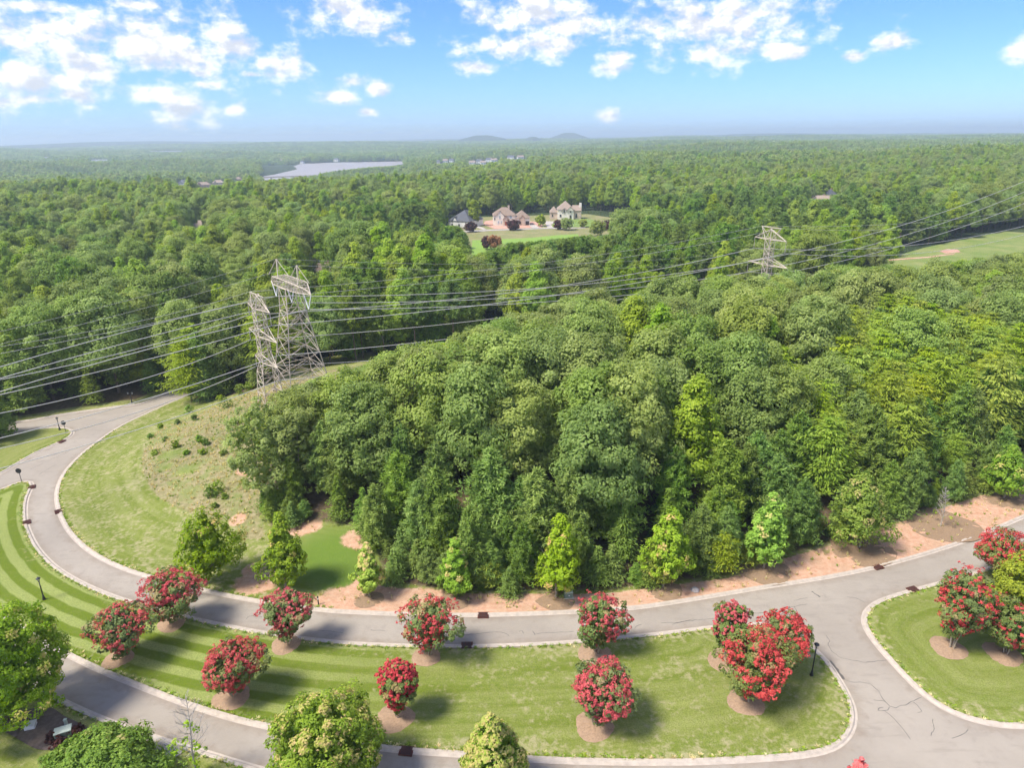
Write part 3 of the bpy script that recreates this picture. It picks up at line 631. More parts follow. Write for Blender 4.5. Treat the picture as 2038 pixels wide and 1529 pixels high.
def trunk(rg, h, r0, top=0.55, limbs=7, z_l=0.3, spread=0.28, rise=0.32, lean=0.03, sides=6):
    V = []; Fs = []; b = 0
    n = 7; zz = np.linspace(-0.5, h * 0.93, n); px_ = np.cumsum(rg.normal(size=(n, 2)) * lean * h / n * 1.6, axis=0); px_[0] = 0
    P = np.column_stack([px_, zz]); r = r0 * np.linspace(1.15, 0.12, n)
    v, f = tube(P, r, sides); V.append(v); Fs.append(f); b += len(v)
    for i in range(limbs):
        t = z_l + (0.9 - z_l) * (i + rg.random() * 0.8) / limbs; j = np.array([np.interp(t * h * 0.93, zz, P[:, c]) for c in range(3)])
        a = rg.random() * 6.283; L = h * spread * (1.1 - 0.7 * t) * (0.8 + 0.4 * rg.random())
        e = j + np.array([math.cos(a) * L, math.sin(a) * L, L * rise * 2]); mdl = 0.5 * (j + e) + np.array([0, 0, -0.05 * L])
        rr0 = max(0.03, r0 * (1 - t) * 0.5)
        v, f = tube([j, mdl, e], [rr0, rr0 * 0.65, rr0 * 0.15], 4); V.append(v); Fs.append(f + b); b += len(v)
    return np.vstack(V), np.vstack(Fs)
def stems(rg, n, h, r0, spread):
    V = []; Fs = []; b = 0
    for i in range(n):
        a = 6.283 * i / n + rg.normal() * 0.3; s = spread * (0.6 + 0.7 * rg.random()); k = 5; t = np.linspace(0, 1, k)
        P = np.stack([math.cos(a) * (0.12 + s * t ** 1.2), math.sin(a) * (0.12 + s * t ** 1.2), -0.3 + (h + 0.3) * t], 1) + rg.normal(size=(k, 3)) * 0.06
        v, f = tube(P, r0 * np.linspace(1.1, 0.35, k), 6); V.append(v); Fs.append(f + b); b += len(v)
        for q in range(3):
            j = P[2 + q % 3]; e = j + np.array([math.cos(a + rg.normal()) * s * 0.7, math.sin(a + rg.normal()) * s * 0.7, h * 0.3])
            v, f = tube([j, 0.5 * (j + e), e], [r0 * 0.4, r0 * 0.3, r0 * 0.1], 4); V.append(v); Fs.append(f + b); b += len(v)
    return np.vstack(V), np.vstack(Fs)
class Proto:
    """one tree form: crown and trunk meshes, plus both joined for the massed woodland"""
    def __init__(s, kind, cr, tr, leaf, bark, height, R):
        s.kind, s.height, s.R = kind, height, R; s.leaf = leaf
        s.crown = fast_mesh('crown', cr[0], cr[1], M[leaf], cr[2]); s.trunk = fast_mesh('trunk', tr[0], tr[1], M[bark], smooth=True)
        s.arr = (cr, tr, leaf, bark)
    def full(s):
        cr, tr, leaf, bark = s.arr
        return fast_mesh('massed_tree', np.vstack([cr[0], tr[0]]), np.vstack([cr[1], tr[1] + len(cr[0])]), [M[leaf], M[bark]],
                         np.concatenate([cr[2], np.zeros(len(tr[0]))]), np.concatenate([np.zeros(len(cr[1])), np.ones(len(tr[1]))]))
RG = np.random.default_rng(11)
PROTO = {}
def mk(kind, n, fn): PROTO[kind] = [fn(np.random.default_rng(abs(hash(kind)) % 1 + 100 * len(PROTO) + i), i) for i in range(n)]
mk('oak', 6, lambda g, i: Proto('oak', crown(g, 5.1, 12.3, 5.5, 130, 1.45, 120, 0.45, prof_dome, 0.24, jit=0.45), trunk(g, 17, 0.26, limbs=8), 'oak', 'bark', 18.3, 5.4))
mk('poplar', 3, lambda g, i: Proto('poplar', crown(g, 3.7, 14.0, 5.0, 100, 1.15, 80, 0.46, prof_tear, 0.2, jit=0.4), trunk(g, 18, 0.22, limbs=7), 'poplar', 'bark', 19.3, 3.8))
mk('pine', 5, lambda g, i: Proto('pine', needles(g, 2.8, 11.2, 1.0, 17, 8, 0.60, 17, prof_pine, irr=0.24, tuft_r=0.55), trunk(g, 12.5, 0.16, limbs=6, rise=0.15), 'pine', 'bark', 13.0, 2.7))
mk('tall_pine', 3, lambda g, i: Proto('tall_pine', needles(g, 3.1, 9.5, 8.5, 12, 7, 0.75, 15, prof_dome, tuft_r=0.55), trunk(g, 17.5, 0.2, limbs=6, z_l=0.5, rise=0.15), 'pine', 'bark', 18.2, 3.1))
mk('virginia', 5, lambda g, i: Proto('virginia', sprays(g, 3.3, 12.5, 1.6, 24, 9, 0.62, prof_dome, 0.10, 34, irr=0.38), trunk(g, 13, 0.16, limbs=7, rise=0.1), 'virginia', 'bark', 14.0, 3.3))
mk('cedar', 4, lambda g, i: Proto('cedar', sprays(g, 2.3, 8.2, 0.5, 20, 9, 0.50, prof_cone, 0.3, 28), trunk(g, 8, 0.12, limbs=4, rise=0.1), 'cedar', 'bark', 8.7, 2.3))
# coarse forms for the far woods
def lod(kind, leaf, fn, h, R): return Proto(kind, fn, trunk(np.random.default_rng(5), h * 0.8, 0.25, limbs=0), leaf, 'bark', h, R)
g = np.random.default_rng(77)
LOD = [lod('oak', 'oak', crown(g, 5.2, 12, 4, 46, 1.7, 11, 1.25, prof_dome, 0.2, 0.2), 17, 5.2) for _ in range(3)] + \
      [lod('poplar', 'poplar', crown(g, 4.6, 13.5, 4, 42, 1.5, 11, 1.15, prof_tear, 0.2, 0.2), 18, 4.6) for _ in range(2)] + \
      [lod('pine', 'pine', crown(g, 3.6, 11.5, 4, 40, 1.1, 11, 1.1, prof_tear, 0.25, 0.2, aspect=0.4), 16, 3.6) for _ in range(2)]
def canopy(g, leaf):
    Vs = []; Fs = []; Ts = []; b = 0
    for k in range(11):
        a, d = g.random() * 6.283, 17 * math.sqrt(g.random()); R = 5.2 + 2.2 * g.random()
        V, Fq, t = crown(g, R, 11 + 3 * g.random(), 3, 20, 2.2, 5, 2.7, prof_dome, 0.2, 0.2)
        Vs.append(V + np.array([d * math.cos(a), d * math.sin(a), g.normal() * 1.2])); Fs.append(Fq + b); Ts.append(np.clip(t * 0.7 + 0.3 * g.random(), 0, 1)); b += len(V)
    return fast_mesh('massed_canopy', np.vstack(Vs), np.vstack(Fs), M[leaf], np.concatenate(Ts))
CANOPY = [canopy(g, 'oak') for _ in range(2)] + [canopy(g, 'cedar')] + [canopy(g, 'pine') for _ in range(2)]

# ------------------------------------------------------------------ where the woods stand
ESTATE = np.array([un(*p)[:2] for p in [(925,520),(905,470),(880,455),(880,440),(935,436),(960,430),(1080,424),(1170,419),(1250,425),(1270,450),(1250,478),(1180,485),(1100,492),(1000,520),(950,540)]])
EASE = np.array([un(*p)[:2] for p in [(1690,534),(1775,512),(1840,493),(1900,480),(1960,468),(2038,454),(2200,435),(2260,520),(2038,545),(1800,545)]])
HOUSE_SPOTS = []        # (x, y, clear radius)
def band(px, pts):
    xs = [p[0] for p in pts]; ys = [p[1] for p in pts]; return np.interp(px, xs, ys)
# sight lines the photograph leaves open: woods in front of them are young and low
WINDOWS = [
 ([(925,512),(950,508),(985,497),(1010,484),(1100,478),(1160,470),(1205,470),(1240,452)], 480),
 ([(884,447),(925,455)], 470),
 ([(520,361),(560,356),(610,351),(640,343),(690,337),(740,332),(805,328)], 2300),
 ([(1500,549),(1548,550)], 186), 
 ([(1770,520),(1840,518),(1900,508),(1960,500),(2038,497),(2120,495)], 330)]
CREST = [(480,840),(540,795),(600,762),(640,750),(700,735),(760,705),(820,695),(880,680),(940,652),(1000,638),(1100,603),(1200,572),(1260,552),(1400,545),(1500,548),(1600,530),(1700,524),(1760,512),(1900,517),(2038,498),(2300,470)]
def cap_height(x, y, z, wood):
    """highest a treetop may reach at each spot"""
    px, py, dep = proj(np.stack([x, y, z + 12], 1)); cap = np.full(len(x), 1e3)
    def top_at(ppx, ppy): 
        d = (_R @ np.stack([(ppx - PW / 2) / FPX, -(ppy - PH / 2) / FPX, -np.ones_like(ppx)])).T
        return CAM_H + d[:, 2] * (y / d[:, 1])
    for pts, D in WINDOWS:
        m = (px > pts[0][0] - 2) & (px < pts[-1][0] + 2) & (y < D)
        cap = np.where(m, np.minimum(cap, top_at(px, band(px, pts))), cap)
    return np.where(wood, np.minimum(cap, top_at(px, band(px, CREST) + 4)), cap) - z
def scatter(spacing, y0, y1, seed, jitter=0.36, half=47.0):
    g = np.random.default_rng(seed); xm = y1 * math.tan(math.radians(half))
    xs = np.arange(-xm, xm, spacing); ys = np.arange(y0, y1, spacing * 0.9)
    X, Y = np.meshgrid(xs, ys); X = X + (np.arange(len(ys)) % 2)[:, None] * spacing / 2
    X = (X + g.normal(size=X.shape) * spacing * jitter * 0.7).ravel(); Y = (Y + g.normal(size=Y.shape) * spacing * jitter * 0.7).ravel()
    k = (np.abs(X) < Y * math.tan(math.radians(half)) + 25) & (Y > y0) & (Y < y1); return X[k], Y[k], g
def open_ground(x, y):
    """True where no wild tree stands"""
    P = np.stack([x, y], 1); bad = np.zeros(len(x), bool)
    nr = (x > X0 - 5) & (x < X1 + 2) & (y > Y0 - 5) & (y < Y1)
    w_ = sdist(P, WOOD) > 0.6; cl = sdist(P, CLUMP) > 0.0; out = sdist(P, POLY['outer']) > 3.0
    left_out = (x < X0) & (y > 120)
    behind = ((P - T1[:2]) @ LN > 19) & (y > 120) & (x > -75)
    bad |= (nr | (y < 214)) & ~(w_ | cl | out | left_out | behind)
    q = P - T1[:2]; s_, o_ = q @ LD, q @ LN
    bad |= (s_ > -8) & (s_ < 520) & (np.abs(o_ - 2) < 19) & ~w_ & ~cl
    bad |= sdist(P, ESTATE) > -2
    bad |= sdist(P, EASE) > -3
    bad |= sdist(P, LAKE) > -8
    for hx, hy, hr in HOUSE_SPOTS: bad |= (x - hx) ** 2 + (y - hy) ** 2 < hr ** 2
    return bad, w_, cl
# ------------------------------------------------------------------ houses (placed first: the woods keep clear of them)
def gable_roof(mb, x0, x1, y0, y1, ze, zr, axis='x', ov=0.4):
    x0 -= ov; x1 += ov; y0 -= ov; y1 += ov
    if axis == 'x': ym = (y0 + y1) / 2; R_ = [(x0, ym, zr), (x1, ym, zr)]; V = [(x0, y0, ze), (x1, y0, ze), (x1, y1, ze), (x0, y1, ze)] + R_; Fs = [(0, 1, 5, 4), (2, 3, 4, 5), (3, 0, 4), (1, 2, 5), (3, 2, 1, 0)]
    else: xm = (x0 + x1) / 2; R_ = [(xm, y0, zr), (xm, y1, zr)]; V = [(x0, y0, ze), (x1, y0, ze), (x1, y1, ze), (x0, y1, ze)] + R_; Fs = [(1, 2, 5, 4), (3, 0, 4, 5), (0, 1, 4), (2, 3, 5), (3, 2, 1, 0)]
    mb.add(V, Fs)
def hip_roof(mb, x0, x1, y0, y1, ze, zr, ov=0.45):
    x0 -= ov; x1 += ov; y0 -= ov; y1 += ov; w_ = x1 - x0; d_ = y1 - y0
    if w_ >= d_: k = d_ * 0.5; T_ = [(x0 + k * 0.9, (y0 + y1) / 2, zr), (x1 - k * 0.9, (y0 + y1) / 2, zr)]; Fs = [(0, 1, 5, 4), (2, 3, 4, 5), (3, 0, 4), (1, 2, 5), (3, 2, 1, 0)]
    else: k = w_ * 0.5; T_ = [((x0 + x1) / 2, y0 + k * 0.9, zr), ((x0 + x1) / 2, y1 - k * 0.9, zr)]; Fs = [(0, 1, 4), (1, 2, 5, 4), (2, 3, 5), (3, 0, 4, 5), (3, 2, 1, 0)]
    mb.add([(x0, y0, ze), (x1, y0, ze), (x1, y1, ze), (x0, y1, ze)] + T_, Fs)
def pane(t, x, y, z, w_, h_, mat, name='window', frame='white', arch=False):
    f = MB().box((x, y - 0.03, z), (w_ + 0.22, 0.12, h_ + 0.22)).build(name, M[frame], t)
    mb = MB().box((x, y - 0.10, z), (w_, 0.06, h_))
    if arch: mb.tube([(x, y - 0.13, z + h_ / 2), (x, y - 0.07, z + h_ / 2)], [w_ / 2, w_ / 2], 10)
    mb.build('pane', M[mat], f)
    return f
def gable_front(t, x, y, ze, half, zr, wall, roof):
    """street-facing gable: wall triangle with raking roof over it"""
    MB().add([(x - half, y, ze), (x + half, y, ze), (x, y, zr), (x - half, y + 2, ze), (x + half, y + 2, ze), (x, y + 2, zr)], [(0, 1, 2), (5, 4, 3), (0, 3, 4, 1), (1, 4, 5, 2), (2, 5, 3, 0)]).build('gable', M[wall], t)
    o = 0.35; q = 0.22; sl = (zr - ze) / half
    for s in (-1, 1):
        a = (x + s * (half + o), ze - sl * o); b = (x, zr)
        MB().add([(a[0], y - o, a[1] + .05), (b[0], y - o, b[1] + .05), (b[0], y + 3.2, b[1] + .05), (a[0], y + 3.2, a[1] + .05), (a[0], y - o, a[1] + q), (b[0], y - o, b[1] + q), (b[0], y + 3.2, b[1] + q), (a[0], y + 3.2, a[1] + q)],
                 [(0, 1, 2, 3), (7, 6, 5, 4), (0, 4, 5, 1), (1, 5, 6, 2), (2, 6, 7, 3), (3, 7, 4, 0)]).build('gable_roof', M[roof], t)
def spot(px, py, rz=0.0):
    p = un_far(px, py); return p
# cream stone house on its clay lot
p = spot(1015, 449); HOUSE_SPOTS.append((p[0], p[1], 20))
t = thing('stone_house', 'large cream stone house with brown roof on a bare clay lot', 'house', p, 0.05)
MB().box((-3.3, 6, 3.1), (13.6, 12, 6.2)).build('wall', M['cream'], t)
MB().box((7.6, 5, 2.3), (9.2, 11, 4.6)).build('wing_wall', M['cream'], t)
mb = MB(); hip_roof(mb, -10.1, 3.5, 0, 12, 6.2, 10.6); r_ = mb.build('roof', M['roof_brown'], t)
mb = MB(); hip_roof(mb, 3.2, 12.2, -0.5, 10.5, 4.6, 8.6); mb.build('wing_roof', M['roof_brown'], t)
MB().box((-0.3, 9, 9.6), (1.2, 1.0, 3.4)).build('chimney', M['tanbrick'], r_)
gable_front(t, -6.2, -0.6, 6.0, 2.7, 8.9, 'cream', 'roof_brown')
MB().box((-6.2, -0.32, 3.0), (5.4, 0.6, 6.0)).build('front_bay', M['cream'], t)
gable_front(t, -2.5, -1.2, 4.0, 1.7, 6.0, 'tanbrick', 'roof_brown'); MB().box((-2.5, -0.62, 2.0), (3.2, 1.2, 4.0)).build('porch', M['tanbrick'], t)
gable_front(t, 7.6, -0.9, 4.2, 1.6, 6.3, 'tanbrick', 'roof_brown'); MB().box((7.6, -0.72, 2.1), (3.0, 0.5, 4.2)).build('garage_front', M['tanbrick'], t)
MB().box((-2.5, -1.30, 1.35), (1.5, 0.16, 2.6)).build('door', M['door'], t)
MB().box((-2.5, -1.9, 0.15), (2.6, 1.3, 0.3)).build('step', M['drive'], t)
pane(t, -6.2, -0.62, 5.0, 1.0, 1.5, 'window_pale', arch=True); pane(t, -7.1, -0.62, 2.2, 0.8, 1.6, 'window_pale'); pane(t, -5.3, -0.62, 2.2, 0.8, 1.6, 'window_pale')
pane(t, 0.5, 0, 4.9, 1.2, 1.6, 'window_pale', arch=True); pane(t, 0.5, 0, 2.0, 1.2, 2.0, 'window_pale'); pane(t, -9.2, 0, 4.2, 0.8, 1.4, 'window')
MB().box((10.7, -0.56, 1.45), (2.2, 0.12, 2.4)).build('garage_door', M['dark_door'], t)
# tan house with the pale chimney
p = spot(1127, 437); HOUSE_SPOTS.append((p[0], p[1], 18))
t = thing('brick_house', 'tan brick house with steep brown roof and pale end chimney', 'house', p, -0.04)
MB().box((-0.5, 6, 3.2), (10.5, 11, 6.4)).build('wall', M['cream'], t); MB().box((-8.0, 7, 2.2), (5.2, 9, 4.4)).build('wing_wall', M['tanbrick'], t); MB().box((7.0, 6, 2.7), (5.0, 8, 5.4)).build('side_wall', M['tanbrick'], t)
mb = MB(); hip_roof(mb, -5.7, 4.7, 0.5, 11.5, 6.4, 11.4); mb.build('roof', M['roof_tan'], t)
mb = MB(); hip_roof(mb, -10.5, -5.5, 2.5, 11.5, 4.4, 7.8); mb.build('wing_roof', M['roof_tan'], t)
mb = MB(); gable_roof(mb, 4.4, 9.5, 2, 10, 5.4, 8.6); mb.build('side_roof', M['roof_tan'], t)
MB().box((9.3, 5.0, 5.0), (1.5, 1.6, 10.0)).build('chimney', M['cream'], t)
gable_front(t, 2.6, 0.1, 5.6, 2.2, 8.2, 'cream', 'roof_tan'); gable_front(t, -1.4, 0.2, 5.4, 1.6, 7.4, 'cream', 'roof_tan')
MB().box((2.7, 0.30, 1.4), (1.1, 0.2, 2.7)).build('door', M['dark_door'], t)
pane(t, 2.7, 0.12, 5.0, 0.8, 1.3, 'window', frame='tanbrick'); pane(t, -1.4, 0.22, 5.2, 0.9, 1.7, 'window', frame='tanbrick'); pane(t, 6.6, 1.98, 2.3, 0.9, 2.6, 'window', frame='tanbrick'); pane(t, -9.0, 2.48, 2.4, 0.9, 1.5, 'window', frame='tanbrick'); pane(t, -3.8, 0.48, 2.4, 1.0, 1.7, 'window', frame='tanbrick')
def open_view(p, w_, show):
    qx, qy, qd = proj(np.array([[p[0], p[1], p[2] + show]])); hw = w_ * 0.5 * FPX / qd[0]
    WINDOWS.append(([(qx[0] - hw * 1.1 - 4, qy[0]), (qx[0] + hw * 1.1 + 4, qy[0])], p[1] - 3))
def plain_house(name, label, px, py, w_, d_, ze, zr, wall, roof, rz=0.0, roofkind='hip', nwin=3, group=None, clear=9, gable=True, show=0.6):
    p = spot(px, py); HOUSE_SPOTS.append((p[0], p[1], clear))
    open_view(p, w_, show)
    t = thing(name, label, 'house', p, rz, group)
    MB().box((0, d_ / 2, ze / 2 - 0.5), (w_, d_, ze + 1)).build('wall', M[wall], t)
    mb = MB(); (hip_roof if roofkind == 'hip' else gable_roof)(mb, -w_ / 2, w_ / 2, 0, d_, ze, zr); r_ = mb.build('roof', M[roof], t)
    MB().box((w_ * 0.22, d_ * 0.6, zr - 0.4), (1.0, 0.9, 2.2)).build('chimney', M['redbrick'], r_)
    if gable: gable_front(t, -w_ * 0.2, -0.25, ze - 0.2, w_ * 0.14, ze + w_ * 0.16, wall, roof)
    for k in range(nwin):
        x = w_ * (-0.5 + (k + 0.5) / nwin); pane(t, x, 0, ze * 0.32, 1.1, 1.5, 'window', frame='white')
        if ze > 5: pane(t, x, 0, ze * 0.75, 1.0, 1.3, 'window', frame='white')
    return t
plain_house('grey_roofed_house', 'white house with dark charcoal hip roof left of the clay lot', 914, 452, 15, 16, 3.6, 9.6, 'whitewall', 'roof_grey', -0.5, clear=12)
plain_house('brown_roofed_house', 'low tan roof showing among the woods left of the towers', 396, 471, 14, 10, 5.0, 8.6, 'tanbrick', 'roof_tan', 0.1, 'gable', clear=9, show=5.2)
plain_house('small_tan_house', 'small tan roof corner deep in the left woods', 270, 480, 9, 8, 4.6, 8.0, 'tanbrick', 'roof_tan', 0.5, 'gable', 2, clear=7, show=5.6)
plain_house('house_behind_tower', 'brown roof seen right behind the head of the big tower', 640, 566, 13, 9, 4.2, 7.4, 'redbrick', 'roof_brown', 0.2, 'gable', clear=8, show=4.6)
plain_house('white_house', 'white house glimpsed between the pines above the far tower', 1628, 417, 15, 10, 6.0, 9.4, 'whitewall', 'roof_tan', -0.3, 'gable', clear=8, show=7.0)
plain_house('blue_roofed_house', 'grey roofed house among the pines right of the white one', 1656, 408, 11, 9, 6.0, 11.0, 'whitewall', 'roof_grey', 0.3, clear=8, show=7.5)
for (px, py, w_, wl, rf, lb) in [(363, 371, 13, 'whitewall', 'roof_grey', 'small white house, leftmost of the row by the lake road'), (404, 376, 23, 'redbrick', 'roof_brown', 'wide brown brick house in the middle of the lake road row'),
                                 (434, 371, 19, 'tanbrick', 'roof_tan', 'tan house with steep roof right of the wide brick house'), (474, 363, 13, 'redbrick', 'roof_brown', 'brown house, rightmost of the row before the bridge')]:
    plain_house('lakeside_house', lb, px, py, w_, 12, 6.2, 10.6, wl, rf, 0.15, group='houses along the lake road', clear=14, show=1.2)
FARH = [(872, 326, 9), (886, 324, 14), (898, 323, 12), (940, 328, 16), (953, 325, 14), (962, 328, 13), (972, 322, 15), (984, 323, 16), (1016, 317, 18), (1037, 317, 17), (668, 321, 17), (563, 323, 12), (600, 327, 10)]
for k, (px, py, w_) in enumerate(FARH):
    plain_house('shore_house', ['tiny white far house in the cluster beyond the woods right of the lake', 'tiny white house on the far lake shore'][k > 9], px, py, w_, 12, 6.0, 10.5, 'whitewall', ['roof_grey', 'roof_tan'][k % 2], 0.3 * math.sin(k * 3), 'gable', 2, ['far white house cluster', 'far shore houses'][k > 9], 16, False)
def long_shed(px, py, w_, label):
    p = spot(px, py); HOUSE_SPOTS.append((p[0], p[1], w_ * 0.6)); open_view(p, w_, 4.0); t = thing('warehouse', label, 'warehouse', p)
    MB().box((0, 12, 4), (w_, 24, 9)).build('wall', M['whitewall'], t); MB().box((0, 12, 8.8), (w_ + 1, 25, 0.6)).build('roof', M['white'], t)
    for k in range(6): MB().box((w_ * (-0.42 + k * 0.168), -0.06, 2.2), (w_ * 0.06, 0.15, 3.6)).build('loading_door', M['window'], t)
long_shed(200, 323, 62, 'long white flat-roofed building among the left far woods'); long_shed(92, 317, 34, 'short white flat-roofed building at far left'); long_shed(330, 304, 170, 'very long pale building far behind the left woods')
# estate grounds
gz = -0.03
def sheet(name, pts, mat, dz): return fill(name, [un(*q)[:2] for q in pts], gz + dz, M[mat])
sheet('estate_ground', [(905,474),(935,520),(1000,512),(1100,492),(1200,482),(1262,466),(1262,440),(1170,426),(1080,428),(960,432),(890,446)], 'far_meadow', 0.02)
sheet('estate_lawn', [(938,505),(945,518),(985,510),(1100,486),(1155,478),(1150,466),(1110,468),(1060,473),(1000,476),(940,478)], 'bright_lawn', 0.05)
sheet('clay_lot', [(962,447),(985,456),(1075,453),(1082,449),(1066,441),(990,436),(965,440)], 'clay_lot', 0.05)
sheet('striped_yard', [(1098,452),(1170,452),(1196,450),(1180,437),(1160,434),(1104,440)], 'stripe_lawn', 0.05)
sheet('estate_street', [(922,463),(975,459.5),(1080,455.5),(1165,454),(1165,452.6),(1080,453.6),(975,457),(922,459.5)], 'far_road', 0.08)
sheet('driveway', [(945,447),(968,455.8),(962,457.5),(940,450)], 'drive', 0.11); sheet('driveway', [(1083,440),(1090,453.5),(1101,453.3),(1096,447),(1108,441)], 'drive', 0.11)
sheet('driveway', [(1052,447.5),(1060,453.9),(1074,453.6),(1066,447.5)], 'drive', 0.11)
fill('easement_clearing', EASE, 0.06, M['easement'])
sheet('dirt_pad', [(1868,500),(1882,505),(1912,502),(1906,497),(1885,496)], 'clay_lot', 0.14)
sheet('dirt_track', [(1770,519),(1850,513),(1900,506),(1900,504.5),(1848,511),(1768,517)], 'clay_lot', 0.13)
# bridge over the lake arm
a = un(505, 354, LAKE_Z + 5); b = un(640, 349.5, LAKE_Z + 5); t = thing('road_bridge', 'long low concrete bridge crossing the lake', 'bridge', (a[0], a[1], LAKE_Z))
d = (b - a)[:2]; L = np.linalg.norm(d); u = d / L; ang = math.atan2(u[1], u[0]); t.rotation_euler.z = ang
MB().box((L / 2, 0, 5.0), (L, 11, 1.1)).build('deck', M['drive'], t)
for s in (-1, 1): MB().box((L / 2, s * 5.3, 6.0), (L, 0.4, 0.9)).build('parapet', M['concrete'], t)
for k in range(6): MB().box((L * (k + 0.5) / 6, 0, 1.0), (2.6, 8, 8.0)).build('pier', M['concrete'], t)
# ------------------------------------------------------------------ massed and single woodland trees
PINE_PATCH = [np.array([un(*q, 12)[:2] for q in L]) for L in ([(690,520),(700,450),(740,425),(880,432),(925,470),(945,515),(900,530)], [(940,540),(1000,490),(1250,470),(1420,455),(1560,470),(1500,515),(1300,540),(1100,545)], [(1230,440),(1260,405),(1500,385),(1800,395),(1900,425),(1760,475),(1400,470)], [(0,760),(0,700),(200,690),(330,700),(330,790),(100,820)])]
def choose(x, y, g, wood, clump):
    n = len(x); u = g.random(n); P = np.stack([x, y], 1); px, py, _ = proj(np.stack([x, y, ground_z(x, y) + 12], 1))
    pf = wave(x, y, 210, 0.7) + 0.6 * wave(x, y, 95, 2.9); yl = wave(x, y, 260, 4.1) + 0.5 * wave(x, y, 120, 1.3)
    patch = np.zeros(n, bool)
    for L in PINE_PATCH: patch |= sdist(P, L) > 0
    k = np.where(u < 0.66, 0, 1)                                   # 0 oak, 1 poplar, 2 pine, 3 tall pine, 4 virginia, 5 cedar
    k = np.where((yl > 0.22) & (u < 0.6), 1, k)
    k = np.where((pf > 0.45) & (u > 0.35), np.where(u > 0.7, 3, 2), k)
    k = np.where(patch & (u < 0.88), np.where(u < 0.5, 2, 3), k)
    df, _ = seg_dist(P, FRONT, closed=False)
    kw = np.where(u < 0.94, 0, 1)
    right = (px > 1575 + 0.25 * (py - 800)) & (df < 46)
    kw = np.where(right, np.where(u < 0.80, 4, np.where(u < 0.9, 2, 0)), kw)
    kw = np.where((df < 11) & (px > 738), np.where(u < 0.8, 2, np.where(right, 4, 5)), kw)
    kw = np.where((df < 8) & (px <= 738), np.where(u < 0.75, 5, 2), kw)
    k = np.where(wood, kw, k)
    so = sdist(P, POLY['outer']); rd = ((so > 0) & (so < 12)) | clump
    k = np.where(rd, np.where(u < 0.35, 2, np.where(u < 0.62, 5, np.where(u < 0.8, 4, 0))), k)
    return k
KN = ['oak', 'poplar', 'pine', 'tall_pine', 'virginia', 'cedar']
KH = np.array([18.3, 19.3, 13.0, 18.2, 14.0, 8.7]); KR = np.array([5.4, 3.8, 2.7, 3.1, 3.3, 2.3])
rows = []
for (sp, y0, y1, sd_) in [(4.7, 56, 216, 1), (6.2, 216, 430, 2), (7.6, 430, 900, 3)]:
    x, y, g = scatter(sp, y0, y1, sd_); bad, wd, cl = open_ground(x, y)
    x, y, wd, cl = x[~bad], y[~bad], wd[~bad], cl[~bad]; k = choose(x, y, g, wd, cl)
    big = (k < 2) & (g.random(len(x)) < (0.56 if sp < 5 else 0.22))         # broad crowns need more room than the planting grid
    x, y, wd, cl, k = x[~big], y[~big], wd[~big], cl[~big], k[~big]
    z = ground_z(x, y); s = 0.84 + 0.30 * g.random(len(x)); s = np.where((k == 2) & ~wd, s * 1.15, s); s = np.where(wd, s, s * (1 + 0.16 * wave(x, y, 130, 3.3) + 0.10 * g.normal(size=len(x)).clip(-1.5, 1.5)))
    young = wd & (seg_dist(np.stack([x, y], 1), FRONT, closed=False)[0] < 5.0); s = np.where(young & (k != 0), s * (0.5 + 0.4 * g.random(len(x))), s); hgt = KH[k] * s; cap = cap_height(x, y, z, wd); hs = np.minimum(hgt, cap)
    ok = hs > np.where(np.isin(k, (2, 4, 5)), 0.34, 0.5) * KH[k]
    x, y, z, k, s, hs, wd, cl = (q[ok] for q in (x, y, z, k, s, hs, wd, cl))
    sz = hs / KH[k]; sx = s * np.clip(sz / s, 0.6, 1) ** 0.5 * (0.9 + 0.2 * g.random(len(x)))
    rows.append(np.stack([x, y, z, k, sx, sz, g.random(len(x)) * 6.283, wd, cl, g.integers(0, 60, len(x))], 1))
g = np.random.default_rng(44); fl_ = smooth_line(FRONT[:-1], 1.9); Tn = np.gradient(fl_, axis=0); Tn /= np.linalg.norm(Tn, axis=1, keepdims=True)
fl_ = fl_ + np.stack([-Tn[:, 1], Tn[:, 0]], 1) * (0.4 + 2.0 * g.random((len(fl_), 1))) + g.normal(size=fl_.shape) * 0.5; fl_ = fl_[g.random(len(fl_)) < 0.8]; n_ = len(fl_)
kq = np.where(g.random(n_) < 0.6, 5, np.where(g.random(n_) < 0.6, 2, 4)); sq = np.where(kq == 5, 0.42, 0.30) * (0.7 + 0.8 * g.random(n_))
rows.append(np.stack([fl_[:, 0], fl_[:, 1], hill_z(fl_), kq, sq * 1.35, sq, g.random(n_) * 6.283, np.ones(n_), np.zeros(n_), g.integers(0, 60, n_)], 1))   # saplings filling the wood edge
TR = np.vstack(rows)
# which of them show most in the picture
W2, H2 = 512, 384; idb = np.full((H2, W2), -1, np.int32)
cz = TR[:, 2] + KH[TR[:, 3].astype(int)] * TR[:, 5] * 0.58; px, py, dep = proj(np.column_stack([TR[:, :2], cz]))
order = np.argsort(-dep); scl = W2 / PW
for i in order:
    kk = int(TR[i, 3]); rx = KR[kk] * TR[i, 4] * FPX / dep[i] * scl * 0.9; ry = KH[kk] * TR[i, 5] * 0.42 * FPX / dep[i] * scl
    cx, cy = px[i] * scl, py[i] * scl
    a0, a1, b0, b1 = int(cx - rx), int(cx + rx) + 1, int(cy - ry), int(cy + ry) + 1
    a0, b0 = max(a0, 0), max(b0, 0); a1, b1 = min(a1, W2), min(b1, H2)
    if a1 <= a0 or b1 <= b0: continue
    yy, xx = np.ogrid[b0:b1, a0:a1]; mk_ = ((xx + .5 - cx) / rx) ** 2 + ((yy + .5 - cy) / ry) ** 2 < 1
    idb[b0:b1, a0:a1][mk_] = i
vis = np.bincount(idb[idb >= 0], minlength=len(TR))
